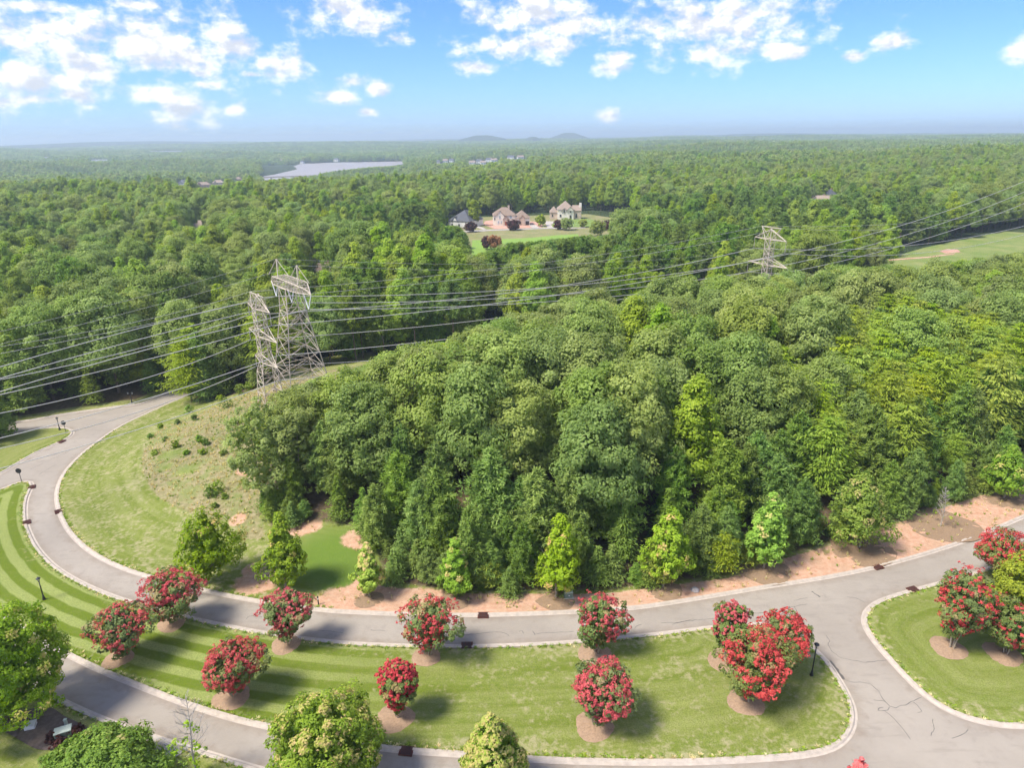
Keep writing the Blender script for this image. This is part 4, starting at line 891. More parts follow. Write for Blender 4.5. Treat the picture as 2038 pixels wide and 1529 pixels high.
single = np.zeros(len(TR), bool)
for grp in ((0, 1), (2, 3, 4, 5)):
    c = np.nonzero(np.isin(TR[:, 3].astype(int), grp) & (vis > 5))[0]; c = c[np.argsort(-vis[c])][:290]; single[c] = True
NAME = {0: 'oak_tree', 1: 'poplar_tree', 2: 'pine_tree', 3: 'pine_tree', 4: 'virginia_pine', 5: 'cedar_tree'}
CATG = {0: 'oak tree', 1: 'poplar tree', 2: 'pine tree', 3: 'pine tree', 4: 'pine tree', 5: 'cedar tree'}
LOOK = {0: 'rounded green oak', 1: 'yellow-green poplar', 2: 'dark green pine', 3: 'tall bare-trunked pine', 4: 'feathery yellow-green pine', 5: 'dark conical cedar'}
def where(i):
    x, y = TR[i, 0], TR[i, 1]; X, Y = px[i], py[i]
    if TR[i, 7]:
        df = seg_dist(TR[i:i + 1, :2], FRONT, closed=False)[0][0]
        if df < 12: 
            return 'at the wood edge beside the meadow' if X < 740 else 'at the wood edge %s' % ('left of the green utility box' if X < 1130 else 'between utility box and junction' if X < 1620 else 'past the junction at right')
        if X > 1600: return 'on the right flank of the wooded hill'
        if y > 112: return 'on the crest of the wooded hill'
        return 'in the left half of the wooded hill' if X < 1050 else 'in the middle of the wooded hill'
    if TR[i, 8]: return 'in the clump between the road and the narrow tower'
    if y < 175 and X < 420: return 'in the tree wall above the road at far left'
    if X < 520: return 'in the woods beyond the road, left of the towers'
    if X < 900: return 'in the woods beyond the wires, right of the towers'
    if X < 1500: return 'in the woods between the wires and the clay lot house'
    return 'in the woods behind the far right tower'
ORD = 'first second third fourth fifth sixth seventh eighth ninth tenth eleventh twelfth thirteenth fourteenth fifteenth sixteenth seventeenth eighteenth nineteenth twentieth'.split()
ORD += ['twenty-' + q for q in ORD[:9]] + ['thirtieth'] + ['thirty-' + q for q in ORD[:9]] + ['fortieth'] + ['forty-' + q for q in ORD[:9]]
ids = np.nonzero(single)[0]; wheres = {int(i): where(i) for i in ids}; sets = {}
for i in ids: sets.setdefault((LOOK[int(TR[i, 3])], wheres[int(i)]), []).append(int(i))
LAB = {}
for (lk_, wh), mem in sets.items():
    near_zone = 'wooded hill' in wh or 'wood edge' in wh or 'clump' in wh or 'tree wall' in wh
    mem.sort(key=lambda q: px[q])
    for n_, q in enumerate(mem):
        if len(mem) == 1 or not near_zone: LAB[q] = lk_ + ' ' + wh
        else: LAB[q] = '%s %s, %s' % (lk_, wh, 'leftmost' if n_ == 0 else 'rightmost' if n_ == len(mem) - 1 else ORD[n_] + ' from left')
for i in ids:
    k = int(TR[i, 3]); pr_ = PROTO[KN[k]]; pt = pr_[int(TR[i, 9]) % len(pr_)]; wh = wheres[int(i)]
    o = thing(NAME[k], LAB[int(i)], CATG[k], (TR[i, 0], TR[i, 1], TR[i, 2] - 0.05), TR[i, 6], LOOK[k] + 's ' + wh)
    o.scale = (TR[i, 4], TR[i, 4], TR[i, 5])
    link('trunk', pt.trunk, o); link('crown', pt.crown, o)
def massed(name, pts, rotz, scl_, idx, meshes, label):
    """woodland nobody could count: real tree meshes set out on points"""
    col = bpy.data.collections.new(name + '_forms')
    for q, me_ in enumerate(meshes):
        ob = bpy.data.objects.new('%s_form_%02d' % (name, q), me_); col.objects.link(ob)
    me = bpy.data.meshes.new(name); me.vertices.add(len(pts)); me.vertices.foreach_set('co', np.asarray(pts, np.float32).ravel())
    for nm, typ, dat, key in (('rot', 'FLOAT_VECTOR', np.column_stack([0 * rotz, 0 * rotz, rotz]), 'vector'), ('scl', 'FLOAT_VECTOR', scl_, 'vector'), ('idx', 'INT', idx, 'value')):
        a_ = me.attributes.new(nm, typ, 'POINT'); a_.data.foreach_set(key, np.asarray(dat, np.int32 if typ == 'INT' else np.float32).ravel())
    me.update(); o = link(name, me)
    ng = bpy.data.node_groups.new(name, 'GeometryNodeTree')
    ng.interface.new_socket('Geometry', in_out='INPUT', socket_type='NodeSocketGeometry'); ng.interface.new_socket('Geometry', in_out='OUTPUT', socket_type='NodeSocketGeometry')
    N = ng.nodes; gi = N.new('NodeGroupInput'); go = N.new('NodeGroupOutput'); ip = N.new('GeometryNodeInstanceOnPoints'); ci = N.new('GeometryNodeCollectionInfo')
    ci.inputs['Collection'].default_value = col; ci.inputs['Separate Children'].default_value = True; ci.inputs['Reset Children'].default_value = True
    def na(nm, dt):
        q = N.new('GeometryNodeInputNamedAttribute'); q.data_type = dt; q.inputs['Name'].default_value = nm; return q.outputs[0]
    lk = ng.links.new
    lk(gi.outputs[0], ip.inputs['Points']); lk(ci.outputs[0], ip.inputs['Instance']); ip.inputs['Pick Instance'].default_value = True
    lk(na('idx', 'INT'), ip.inputs['Instance Index']); lk(na('rot', 'FLOAT_VECTOR'), ip.inputs['Rotation']); lk(na('scl', 'FLOAT_VECTOR'), ip.inputs['Scale'])
    lk(ip.outputs[0], go.inputs[0])
    md = o.modifiers.new('instances', 'NODES'); md.node_group = ng
    return tag(o, label, None, None, 'stuff')
forms = []; first = {}
for kn in KN:
    first[kn] = len(forms); forms += [p_.full() for p_ in PROTO[kn]]
rest = TR[~single]; kk = rest[:, 3].astype(int)
idx = np.array([first[KN[k]] + int(q) % len(PROTO[KN[k]]) for k, q in zip(kk, rest[:, 9])])
massed('woodland', rest[:, :3], rest[:, 6], rest[:, [4, 4, 5]], idx, forms, 'mixed green woodland filling the land behind the road')
x, y, g = scatter(10.5, 900, 2300, 4, half=44); bad, wd, cl = open_ground(x, y); x, y = x[~bad], y[~bad]; z = ground_z(x, y)
u = g.random(len(x)); pf = wave(x, y, 300, 0.7) + 0.5 * wave(x, y, 140, 1.9); k = np.where(u < 0.55, g.integers(0, 3, len(x)), np.where(u < 0.66, g.integers(3, 5, len(x)), g.integers(5, 7, len(x))))
k = np.where((pf > 0.4) & (u < 0.8), g.integers(5, 7, len(x)), k); s = (0.75 + 0.5 * g.random(len(x))) * (1 + 0.22 * wave(x, y, 260, 1.7))
cap = cap_height(x, y, z, np.zeros(len(x), bool)); sz = np.minimum(s, cap / 17.0); ok = sz > 0.35
massed('far_woodland', np.stack([x, y, z], 1)[ok], g.random(ok.sum()) * 6.283, np.stack([s * 1.25, s * 1.25, sz], 1)[ok], k[ok], [p_.full() for p_ in LOD], 'hazy woodland stretching to the lake and beyond')
x, y, g = scatter(25, 2300, 7500, 5, half=43); bad = sdist(np.stack([x, y], 1), LAKE) > -12; x, y = x[~bad], y[~bad]; z = ground_z(x, y)
for hx, hy, hr in HOUSE_SPOTS: 
    kq = (x - hx) ** 2 + (y - hy) ** 2 > (hr + 14) ** 2; x, y, z = x[kq], y[kq], z[kq]
s = 0.85 + 0.45 * g.random(len(x)); cap = cap_height(x, y, z, np.zeros(len(x), bool)); sz = np.minimum(s, cap / 15.0); ok = sz > 0.3
massed('distant_woodland', np.stack([x, y, z - 2.0], 1)[ok], g.random(ok.sum()) * 6.283, np.stack([s, s, sz], 1)[ok], g.integers(0, 5, ok.sum()), CANOPY, 'blue hazy forest reaching to the horizon')

# ------------------------------------------------------------------ single garden and street trees
def fit(base, x0, x1, top, z0f=0.12):
    """crown radius and tree height that fill the surveyed outline"""
    B = un_t(*base); dp = proj(B[None] + np.array([[0, 0, 3.0]]))[2][0]; R = (x1 - x0) / 2 / FPX * dp
    best_, bh = 1e9, 5.0; th = np.linspace(0, 6.283, 24)
    for h in np.arange(1.5, 22, 0.1):
        zc, c_ = h * (1 + z0f) / 2, h * (1 - z0f) / 2; ps = np.column_stack([0 * th, R * 0.9 * np.cos(th), zc + c_ * np.sin(th)]) + B
        e_ = abs(proj(ps)[1].min() - top)
        if e_ < best_: best_, bh = e_, h
    off = ((x0 + x1) / 2 - proj(B[None] + np.array([[0, 0, bh * 0.5]]))[0][0]) / FPX * dp
    return B, R, bh, off
def shift(a, off, z0, h):
    V = a[0].copy(); V[:, 0] += off * np.clip((V[:, 2]) / (h * 0.5), 0, 1); return (V,) + tuple(a[1:])
def add_tree(name, label, cat, B, parts, group=None):
    o = thing(name, label, cat, B, 0, group)
    for nm, me_ in parts: link(nm, me_, o)
    return o
def mulch(B, r, label, mat='mulch', h=0.22, sx=1.0, off=(0, 0)):
    g = np.random.default_rng(int(abs(B[0] * 97 + B[1] * 31))); n = 40; V = []; 
    for t in np.linspace(0, 1, 7):
        for q in range(n):
            a = 6.283 * q / n; rr_ = r * (1 - t) * (1 + 0.05 * math.sin(3 * a + B[0]) + 0.02 * g.normal())
            V.append((rr_ * math.cos(a) * sx, rr_ * math.sin(a), -0.05 + h * (1 - (1 - t) ** 2.2) + 0.02 * g.normal() * (0 < t < 1)))
    V = np.array(V); V[:, 2] += hill_z(V[:, :2] + np.array([B[0] + off[0], B[1] + off[1]])) - B[2] + 0.05
    Fs = [(k * n + q, k * n + (q + 1) % n, (k + 1) * n + (q + 1) % n, (k + 1) * n + q) for k in range(6) for q in range(n)]
    o = link('mulch_ring', fast_mesh('mulch_ring', V, Fs, M[mat], smooth=True), None, (B[0] + off[0], B[1] + off[1], B[2] + 0.03))
    return tag(o, label, 'mulch bed', 'mulch rings under the trees')
MYR = [((345,1243),287,403,1133,0.85,'beside the road bend, nearest the tall maples','left crepe myrtle by the road bend'), ((240,1312),190,304,1203,0.55,'leftmost of all, on the striped lawn','leftmost crepe myrtle'),
 ((573,1284),523,627,1172,0.85,'on the lawn below the bare clay patch','crepe myrtle below the clay patch'), ((466,1388),410,529,1272,1.15,'above the leafless tree on the lower kerb','crepe myrtle above the leafless tree'),
 ((853,1307),800,912,1187,0.5,'beside the storm drain at mid road','crepe myrtle beside the mid road drain'), ((792,1430),750,838,1315,1.1,'narrow, right above the big green maple','narrow crepe myrtle above the maple'),
 ((1187,1301),1147,1246,1183,0.7,'at mid lawn beside the upper road','crepe myrtle at mid lawn by the upper road'), ((1187,1447),1138,1265,1322,1.15,'vivid and open, at mid lawn by the lower kerb','vivid crepe myrtle by the lower kerb'),
 ((1448,1316),1411,1498,1200,0.75,'leftmost of the three massed together','leftmost of the three massed myrtles'), ((1566,1338),1503,1616,1218,1.0,'rearmost of the massed three, beside the lamp post',''),
 ((1490,1398),1436,1574,1258,1.3,'foremost of the three massed together','foremost of the three massed myrtles'), ((1892,1291),1855,1975,1130,0.5,'on the right lawn, with pale twin stems','right lawn crepe myrtle'),
 ((2000,1303),1955,2065,1190,0.2,'dark, with few flowers, at the right picture edge','dark crepe myrtle at the right edge'), ((2008,1152),1945,2072,1057,1.1,'highest on the right lawn, behind the yellow-green cypress','')]
for i, (b_, x0, x1, tp, bl, lb, ml) in enumerate(MYR):
    B, R, h, off = fit(b_, x0, x1, tp); g = np.random.default_rng(500 + i); z0 = h * 0.20; R *= 0.88 + 0.07 * math.sin(i * 2.1); irr_ = 0.25 + 0.08 * math.sin(i * 3.3)
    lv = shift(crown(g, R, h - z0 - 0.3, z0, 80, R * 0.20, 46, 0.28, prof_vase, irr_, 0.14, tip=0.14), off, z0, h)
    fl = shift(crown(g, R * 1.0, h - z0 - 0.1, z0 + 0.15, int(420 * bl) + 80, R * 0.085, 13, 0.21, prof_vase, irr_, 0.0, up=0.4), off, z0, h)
    st = stems(g, 4, h * 0.62, 0.075, R * 0.42)
    add_tree('crepe_myrtle', 'red flowering crepe myrtle, ' + lb, 'crepe myrtle', B, [('trunk', fast_mesh('trunk', st[0], st[1], M['bark_pale'], smooth=True)), ('crown', fast_mesh('crown', lv[0], lv[1], M['myrtle'], lv[2])), ('blossom', fast_mesh('blossom', fl[0], fl[1], M['blossom'], fl[2]))], 'red crepe myrtles along the lawns')
    if ml: mulch(B, 1.55 if i in (0, 1, 2, 4) else 1.8, 'round brown mulch ring under the ' + ml, off=(-0.25, 0))
MAP = [((412,1163),350,480,1005,'maple_dark','wide open maple on the mown bank left of the clay patch',0.10), ((568,1172),518,612,1025,'maple_dark','upright maple right of the bare clay patch',0.12), ((735,1187),703,764,1078,'maple','thin orange-tipped maple at the left end of the clay verge',0.5),
 ((909,1189),873,942,1070,'maple','small bright maple on the clay verge left of the utility box',0.12), ((1106,1189),1070,1163,1025,'maple','tall bright maple beside the green utility box',0.25), ((1319,1169),1285,1381,1005,'maple','tall pink-tipped maple on the verge above mid road',0.25),
 ((1519,1131),1488,1572,980,'maple','lime green maple above the road junction, left of the big mulch patches',0.08), ((1710,1092),1648,1762,945,'maple_dark','wide maple with pink top above the right storm drain',0.22), ((1997,992),1962,2045,885,'maple_dark','sparse maple at the far right end of the verge',0.2)]
for i, (b_, x0, x1, tp, mt, lb, tip) in enumerate(MAP):
    B, R, h, off = fit(b_, x0, x1, tp); g = np.random.default_rng(700 + i); z0 = h * 0.15
    lv = shift(crown(g, R * 0.92, h - z0 - 0.1, z0, 125, R * 0.21, 44, 0.34, prof_tear, 0.3 if i == 0 else 0.24, 0.14, tip=tip), off, z0, h)
    tr_ = trunk(g, h * 0.95, 0.10 + h * 0.006, limbs=9, z_l=0.16, spread=0.26, rise=0.5, lean=0.01)
    add_tree('maple_tree', lb, 'maple tree', B, [('trunk', fast_mesh('trunk', tr_[0], tr_[1], M['bark_pale'], smooth=True)), ('crown', fast_mesh('crown', lv[0], lv[1], M[mt], lv[2]))], 'maples along the upper road')
    if i >= 2: mulch(B, [0, 0, 1.6, 1.7, 2.0, 2.0, 2.9, 3.6, 2.8][i], 'flat brown mulch patch under the ' + lb.split(' maple')[0] + ' maple of the verge', 'mulch_clay', 0.06, 1.15, (0, -0.6))
B = un_t(1872, 1050); mulch(B, 4.3, 'large flat mulch patch round the leafless sapling', 'mulch_clay', 0.06, 1.15, (0.6, 0.3))
FORE = [((14,1436),-90,106,1203,'maple_dark','big dark green maple at the left picture edge by the lower road',0.15,prof_dome), ((642,1572),538,750,1368,'maple_dark','big round maple in the foreground below the narrow myrtle',0.35,prof_dome), ((980,1590),908,1050,1412,'maple_dark','orange-tipped maple in the foreground at bottom centre',1.2,prof_tear), ((205,1585),80,310,1450,'maple_dark','spreading green tree in the bottom left corner beside the driveway',0.05,prof_dome)]
for i, (b_, x0, x1, tp, mt, lb, tip, pf_) in enumerate(FORE):
    B, R, h, off = fit(b_, x0, x1, tp); g = np.random.default_rng(800 + i); z0 = h * 0.12
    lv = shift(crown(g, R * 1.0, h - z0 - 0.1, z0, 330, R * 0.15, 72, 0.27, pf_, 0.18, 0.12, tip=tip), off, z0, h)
    tr_ = trunk(g, h * 0.9, 0.16, limbs=10, z_l=0.15, spread=0.3, rise=0.5, lean=0.01)
    add_tree('maple_tree', lb, 'maple tree', B, [('trunk', fast_mesh('trunk', tr_[0], tr_[1], M['bark'], smooth=True)), ('crown', fast_mesh('crown', lv[0], lv[1], M[mt], lv[2]))], 'foreground trees')
B, R, h, off = fit((2045, 1262), 1968, 2130, 1092); g = np.random.default_rng(850); lv = crown(g, R, h - 0.4, 0.4, 260, R * 0.17, 46, 0.34, prof_dome, 0.15, 0.12); tr_ = trunk(g, h * 0.9, 0.14, limbs=5)
add_tree('cypress_tree', 'bushy yellow-green cypress at the right picture edge', 'cypress', B, [('trunk', fast_mesh('trunk', tr_[0], tr_[1], M['bark'], smooth=True)), ('crown', fast_mesh('crown', lv[0], lv[1], M['cypress'], lv[2]))])
B, R, h, off = fit((1702, 1572), 1680, 1726, 1504); g = np.random.default_rng(851); lv = crown(g, R, h - 0.3, 0.3, 70, 0.25, 30, 0.24, prof_tear, 0.25, 0.1, tip=1.0); tr_ = trunk(g, h, 0.05, limbs=4)
add_tree('young_red_maple', 'tip of a young red-orange maple at the bottom edge by the junction', 'maple tree', B, [('trunk', fast_mesh('trunk', tr_[0], tr_[1], M['bark'])), ('crown', fast_mesh('crown', lv[0], lv[1], M['blossom'], np.clip(lv[2] + 0.25, 0, 1)))])
def bare_tree(base, top, label, seed, leaves, r0=0.09, limbs=34, spread=0.34):
    B, R, h, off = fit(base, base[0] - 30, base[0] + 30, top); g = np.random.default_rng(seed); V = []; Fs = []; b = 0
    v, f = tube([(0, 0, -0.3), (0.1, 0, h * 0.35), (off * 0.4 + 0.15, 0, h * 0.7), (off * 0.8, 0, h)], [r0, r0 * 0.8, r0 * 0.45, 0.015], 6); V.append(v); Fs.append(f); b += len(v)
    for i in range(limbs):
        t = 0.22 + 0.75 * i / limbs; a = i * 2.4 + g.normal() * 0.3; L = h * spread * (1.05 - 0.8 * t); j = np.array([off * 0.8 * t, 0, h * t])
        e = j + np.array([math.cos(a) * L * 0.75, math.sin(a) * L * 0.75, L * 0.85]); v, f = tube([j, 0.5 * (j + e) + g.normal(size=3) * 0.08, e], [0.03, 0.022, 0.008], 4); V.append(v); Fs.append(f + b); b += len(v)
        for q in range(5):
            j2 = j + (e - j) * (0.3 + 0.14 * q); e2 = j2 + g.normal(size=3) * L * 0.14 + (e - j) * 0.28; v, f = tube([j2, e2], [0.016, 0.006], 3); f = f; V.append(v); Fs.append(f + b); b += len(v)
    o = thing('bare_tree', label, 'bare tree', B); link('trunk', fast_mesh('trunk', np.vstack(V), np.vstack(Fs), M['bark_grey']), o)
    if leaves: lv = crown(g, R * 0.75, h * 0.55, h * 0.12, leaves, 0.3, 22, 0.28, prof_round, 0.35, 0.0); link('crown', fast_mesh('crown', lv[0], lv[1], M['maple'], lv[2]), o)
bare_tree((1871, 1049), 968, 'leafless grey sapling leaning on the verge at right', 861, 3, 0.07, 26, 0.26)
bare_tree((392, 1548), 1385, 'nearly leafless grey tree beside the lower road', 862, 15)
# trees in the estate grounds
EST = [((1022,458),1009,1035,437,'plum','dark plum tree in front of the cream stone house'), ((936,462),925,946,443,'plum','dark plum tree by the grey-roofed house driveway'), ((1111,457),1101,1119,438,'plum','narrow plum tree at the striped yard corner'), ((1127,458),1113,1138,434,'oak','round green tree in front of the tan brick house'),
 ((1076,450),1066,1084,427,'poplar','bright green tree between the two estate houses'), ((967,497),961,977,471,'plum','dark plum tree at the edge of the bright estate lawn'), ((985,497),975,1003,468,'tanleaf','browned tree beside the plum on the estate lawn'), ((946,450),935,960,394,'poplar','tall thin yellowing tree left of the clay lot'),
 ((880,455),868,892,400,'poplar','pale tall tree behind the grey roof'), ((1160,452),1152,1168,437,'oak','round shrub on the striped yard'), ((1212,458),1200,1228,440,'plum','reddish tree right of the striped yard'), ((1190,470),1175,1205,440,'oak','leafy tree at the right end of the bright estate lawn'), ((1228,472),1212,1246,433,'oak','larger tree right of the bright estate lawn'), ((1238,446),1218,1258,416,'oak','broad tree right of the striped yard')]
for i, (b_, x0, x1, tp, mt, lb) in enumerate(EST):
    B = un(*b_); dp = proj(B[None])[2][0]; R = (x1 - x0) / 2 / FPX * dp; h = max(2.0, at_y(b_[0], tp, B[1])[2]); g = np.random.default_rng(900 + i)
    lv = crown(g, R, h * 0.84, h * 0.16, 60, R * 0.25, 26, 0.7, prof_round, 0.18, 0.15); tr_ = trunk(g, h * 0.8, 0.18, limbs=4)
    B[2] = gz; add_tree('yard_tree', lb, 'tree', B, [('trunk', fast_mesh('trunk', tr_[0], tr_[1], M['bark_pale'], smooth=True)), ('crown', fast_mesh('crown', lv[0], lv[1], M[mt], lv[2]))], 'trees in the estate grounds')
for bq, xa, xb, tq, lb in (((527, 1012), 466, 560, 800, 'slender pale-leaved tree leaning out at the left end of the wooded hill'), ((585, 985), 548, 640, 815, 'loose grey-green tree second from the left end of the wooded hill')):
    B, R, h, off = fit(bq, xa, xb, tq, 0.3); g = np.random.default_rng(int(bq[0])); z0 = h * 0.16; lv = shift(crown(g, R, h - z0, z0, 95, R * 0.24, 60, 0.40, prof_round, 0.34, 0.08), off, z0, h); tr_ = shift(trunk(g, h * 0.95, 0.14, limbs=9, z_l=0.3), off, z0, h)
    add_tree('slender_tree', lb, 'tree', B, [('trunk', fast_mesh('trunk', tr_[0], tr_[1], M['bark_pale'], smooth=True)), ('crown', fast_mesh('crown', lv[0], lv[1], M['oak'], np.clip(lv[2] + 0.2, 0, 1)))])
B, R, h, off = fit((-14, 876), -50, 34, 778); g = np.random.default_rng(870); lv = crown(g, R, h - 0.5, 0.5, 150, R * 0.2, 40, 0.45, prof_dome); tr_ = trunk(g, h * 0.9, 0.2, limbs=4)
add_tree('verge_tree', 'dark tree cut by the left picture edge at the lawn wedge', 'tree', B, [('trunk', fast_mesh('trunk', tr_[0], tr_[1], M['bark'])), ('crown', fast_mesh('crown', lv[0], lv[1], M['cedar'], lv[2]))])
# ------------------------------------------------------------------ lattice towers
def lattice(mb, sects, w_, x=0.0):
    """square lattice body: sects = [(z, half width)], X-braced on four faces"""
    for (z0, a0), (z1, a1) in zip(sects[:-1], sects[1:]):
        c0 = [(-a0, -a0), (a0, -a0), (a0, a0), (-a0, a0)]; c1 = [(-a1, -a1), (a1, -a1), (a1, a1), (-a1, a1)]
        for i in range(4):
            j = (i + 1) % 4; A, B_, C_, D_ = (*c0[i], z0), (*c0[j], z0), (*c1[i], z1), (*c1[j], z1)
            mb.bar(A, D_, w_); mb.bar(B_, C_, w_); mb.bar(C_, D_, w_)
def leg_parts(t, sects, w_):
    for sx, sy in ((-1, -1), (1, -1), (1, 1), (-1, 1)):
        mb = MB()
        for (z0, a0), (z1, a1) in zip(sects[:-1], sects[1:]): mb.bar((sx * a0, sy * a0, z0), (sx * a1, sy * a1, z1), w_)
        mb.box((sx * sects[0][1], sy * sects[0][1], sects[0][0] - 0.1), (0.7, 0.7, 0.8)); mb.build('leg', M['steel'], t)
def string(t, a, b, mat, r=0.10):
    a = np.array(a, float); b = np.array(b, float); n = 22; P = [a + (b - a) * k / n for k in range(n + 1)]
    MB().tube(P, [r if k % 2 else r * 0.45 for k in range(n + 1)], 7).build('insulator', M[mat], t)
def frame_of(T, u): return np.array([u[0], u[1]]), math.atan2(u[1], u[0])
def narrow_tower(T, arm, H_, label, wmem=0.17):
    """double-circuit tower: slim body, three pairs of arms, two earth-wire horns"""
    t = thing('lattice_tower', label, 'pylon', T, math.atan2(arm[1], arm[0]), 'steel power line towers')
    k = H_ / 24.0; zt, zm, zl, za = 21.2 * k, 15.2 * k, 9.4 * k, 24.0 * k; b = 0.9
    S = [(0, 1.9), (2.5 * k, 1.75), (5.0 * k, 1.6), (7.2 * k, 1.45), (zl, b), (zl + 1.5, b), (zl + 3.0, b), (12.8 * k, b), (zm, b), (zm + 1.5, b), (zm + 3.0, b), (zm + 4.4, b), (zt, b)]
    leg_parts(t, S, wmem * 1.25); mb = MB(); lattice(mb, S, wmem * 0.7); mb.build('bracing', M['steel'], t)
    att = {}
    for nm, z, L in (('top', zt, 5.4), ('mid', zm, 6.9), ('low', zl, 5.6)):
        for s in (-1, 1):
            mb = MB(); tip = (s * L, 0, z); up = 2.6 if nm == 'top' else 1.7
            for y in (-b, b):
                mb.bar((s * b, y, z), tip, wmem); mb.bar((s * b * (0.05 if nm == 'top' else 1), y * (0.3 if nm == 'top' else 1), z + up), tip, wmem)
                for f in (0.3, 0.6): p0 = np.array((s * b, y, z)) * (1 - f) + np.array(tip) * f; p1 = np.array((s * b, y, z + up)) * (1 - f) + np.array(tip) * f; mb.bar(p0, p1, wmem * 0.6)
            for f0, f1 in ((0.0, 0.3), (0.3, 0.6), (0.6, 0.9)):
                q0 = np.array((s * b, -b, z)) * (1 - f0) + np.array(tip) * f0; q1 = np.array((s * b, b, z)) * (1 - f1) + np.array(tip) * f1; mb.bar(q0, q1, wmem * 0.6)
            mb.build('crossarm', M['steel'], t); e = (s * L, 0, z - 2.7 * k); string(t, (s * L, 0, z - 0.1), e, 'insul_b', 0.085); att[nm, s] = e
    for s in (-1, 1):
        mb = MB(); tip = (s * 3.3, 0, za)
        for y in (-b, b): mb.bar((s * b, y, zt), tip, wmem)
        mb.bar((s * b * 0.2, 0, zt + 2.6 * k), tip, wmem * 0.8); mb.build('earth_wire_horn', M['steel'], t); att['earth', s] = tip
    mb = MB()
    for sx in (-1, 1):
        for sy in (-1, 1): mb.bar((sx * b, sy * b, zt), (0, 0, zt + 2.6 * k), wmem)
    mb.bar((-3.3, 0, za), (3.3, 0, za), wmem * 0.6); mb.build('head', M['steel'], t)
    c, s_ = arm; return {q: np.array(T) + np.array([e[0] * c - e[1] * s_, e[0] * s_ + e[1] * c, e[2]]) for q, e in att.items()}
def wide_tower(T, arm, H_, label, wmem=0.16):
    """single-circuit tower: broad tapering body under one long flat crossarm"""
    t = thing('lattice_tower', label, 'pylon', T, math.atan2(arm[1], arm[0]), 'steel power line towers'); z1 = H_ - 4.8
    S = [(0, 4.3), (2.6, 3.95), (5.4, 3.55), (8.4, 3.1), (11.4, 2.65), (14.2, 2.2), (16.8, 1.85), (z1, 1.6)]
    leg_parts(t, S, wmem * 1.3); mb = MB(); lattice(mb, S, wmem * 0.72)
    for z, a in S[1:6:2]:
        for s in (-1, 1): mb.bar((-a, s * a, z), (0, s * a, z + 2.1), wmem * 0.6); mb.bar((a, s * a, z), (0, s * a, z + 2.1), wmem * 0.6); mb.bar((s * a, -a, z), (s * a, 0, z + 2.1), wmem * 0.6); mb.bar((s * a, a, z), (s * a, 0, z + 2.1), wmem * 0.6)
    mb.build('bracing', M['steel'], t); L = 9.2; d_ = 1.35; ht = 1.6; mb = MB(); n = 14
    def sec(u):
        k = 1.0 if abs(u) < 5.0 else max(0.0, (L - abs(u)) / (L - 5.0)); return d_ * k, ht * (0.35 + 0.65 * k) if k > 0 else 0.05
    us = np.linspace(-L, L, n + 1)
    for i in range(n):
        (a0, h0), (a1, h1) = sec(us[i]), sec(us[i + 1])
        for s in (-1, 1):
            mb.bar((us[i], s * a0, z1), (us[i + 1], s * a1, z1), wmem); mb.bar((us[i], s * a0, z1 + h0), (us[i + 1], s * a1, z1 + h1), wmem)
            mb.bar((us[i], s * a0, z1), (us[i + 1], s * a1, z1 + h1), wmem * 0.6); mb.bar((us[i], s * a0, z1), (us[i], s * a0, z1 + h0), wmem * 0.6)
        mb.bar((us[i], -a0, z1 + h0), (us[i + 1], a1, z1 + h1), wmem * 0.6); mb.bar((us[i], a0, z1 + h0), (us[i + 1], -a1, z1 + h1), wmem * 0.6); mb.bar((us[i], -a0, z1), (us[i + 1], a1, z1), wmem * 0.6)
    mb.build('crossarm', M['steel'], t); att = {}
    for s, u in ((-1, -5.2), (1, 4.4)):
        mb = MB(); tip = (u, 0, H_)
        for dx in (-2.0, 2.2 if s > 0 else 2.6):
            for y in (-1.1, 1.1): mb.bar((u + dx, y, z1 + ht), tip, wmem)
        mb.build('earth_wire_peak', M['steel'], t); att['earth', s] = tip
    for q, u in (('l', -7.6), ('m', 0.0), ('r', 7.6)):
        e = (u, 0, z1 - 3.0); string(t, (u - 1.7, 0, z1 - 0.05), e, 'insul', 0.13); string(t, (u + 1.7, 0, z1 - 0.05), e, 'insul', 0.13); att[q, 0] = e
    c, s_ = arm; return {q: np.array(T) + np.array([e[0] * c - e[1] * s_, e[0] * s_ + e[1] * c, e[2]]) for q, e in att.items()}
ARM = np.array([0.64, -0.77]); ARM /= np.linalg.norm(ARM); ARM3 = -LN / np.linalg.norm(LN)
h1 = at_y(575, 522, T1[1])[2] - T1[2]; h2 = at_y(520, 586, T2[1])[2] - T2[2]; h3 = at_y(1537, 452, T3[1])[2] - T3[2]
A1 = wide_tower(T1, ARM, h1, 'broad tapering lattice tower with one long flat crossarm')
A2 = narrow_tower(T2, ARM, h2, 'slim lattice tower standing just left of the broad tower', 0.15)
A3 = narrow_tower(T3, ARM3, h3, 'slim lattice tower far right, rising out of the wooded hill', 0.18)
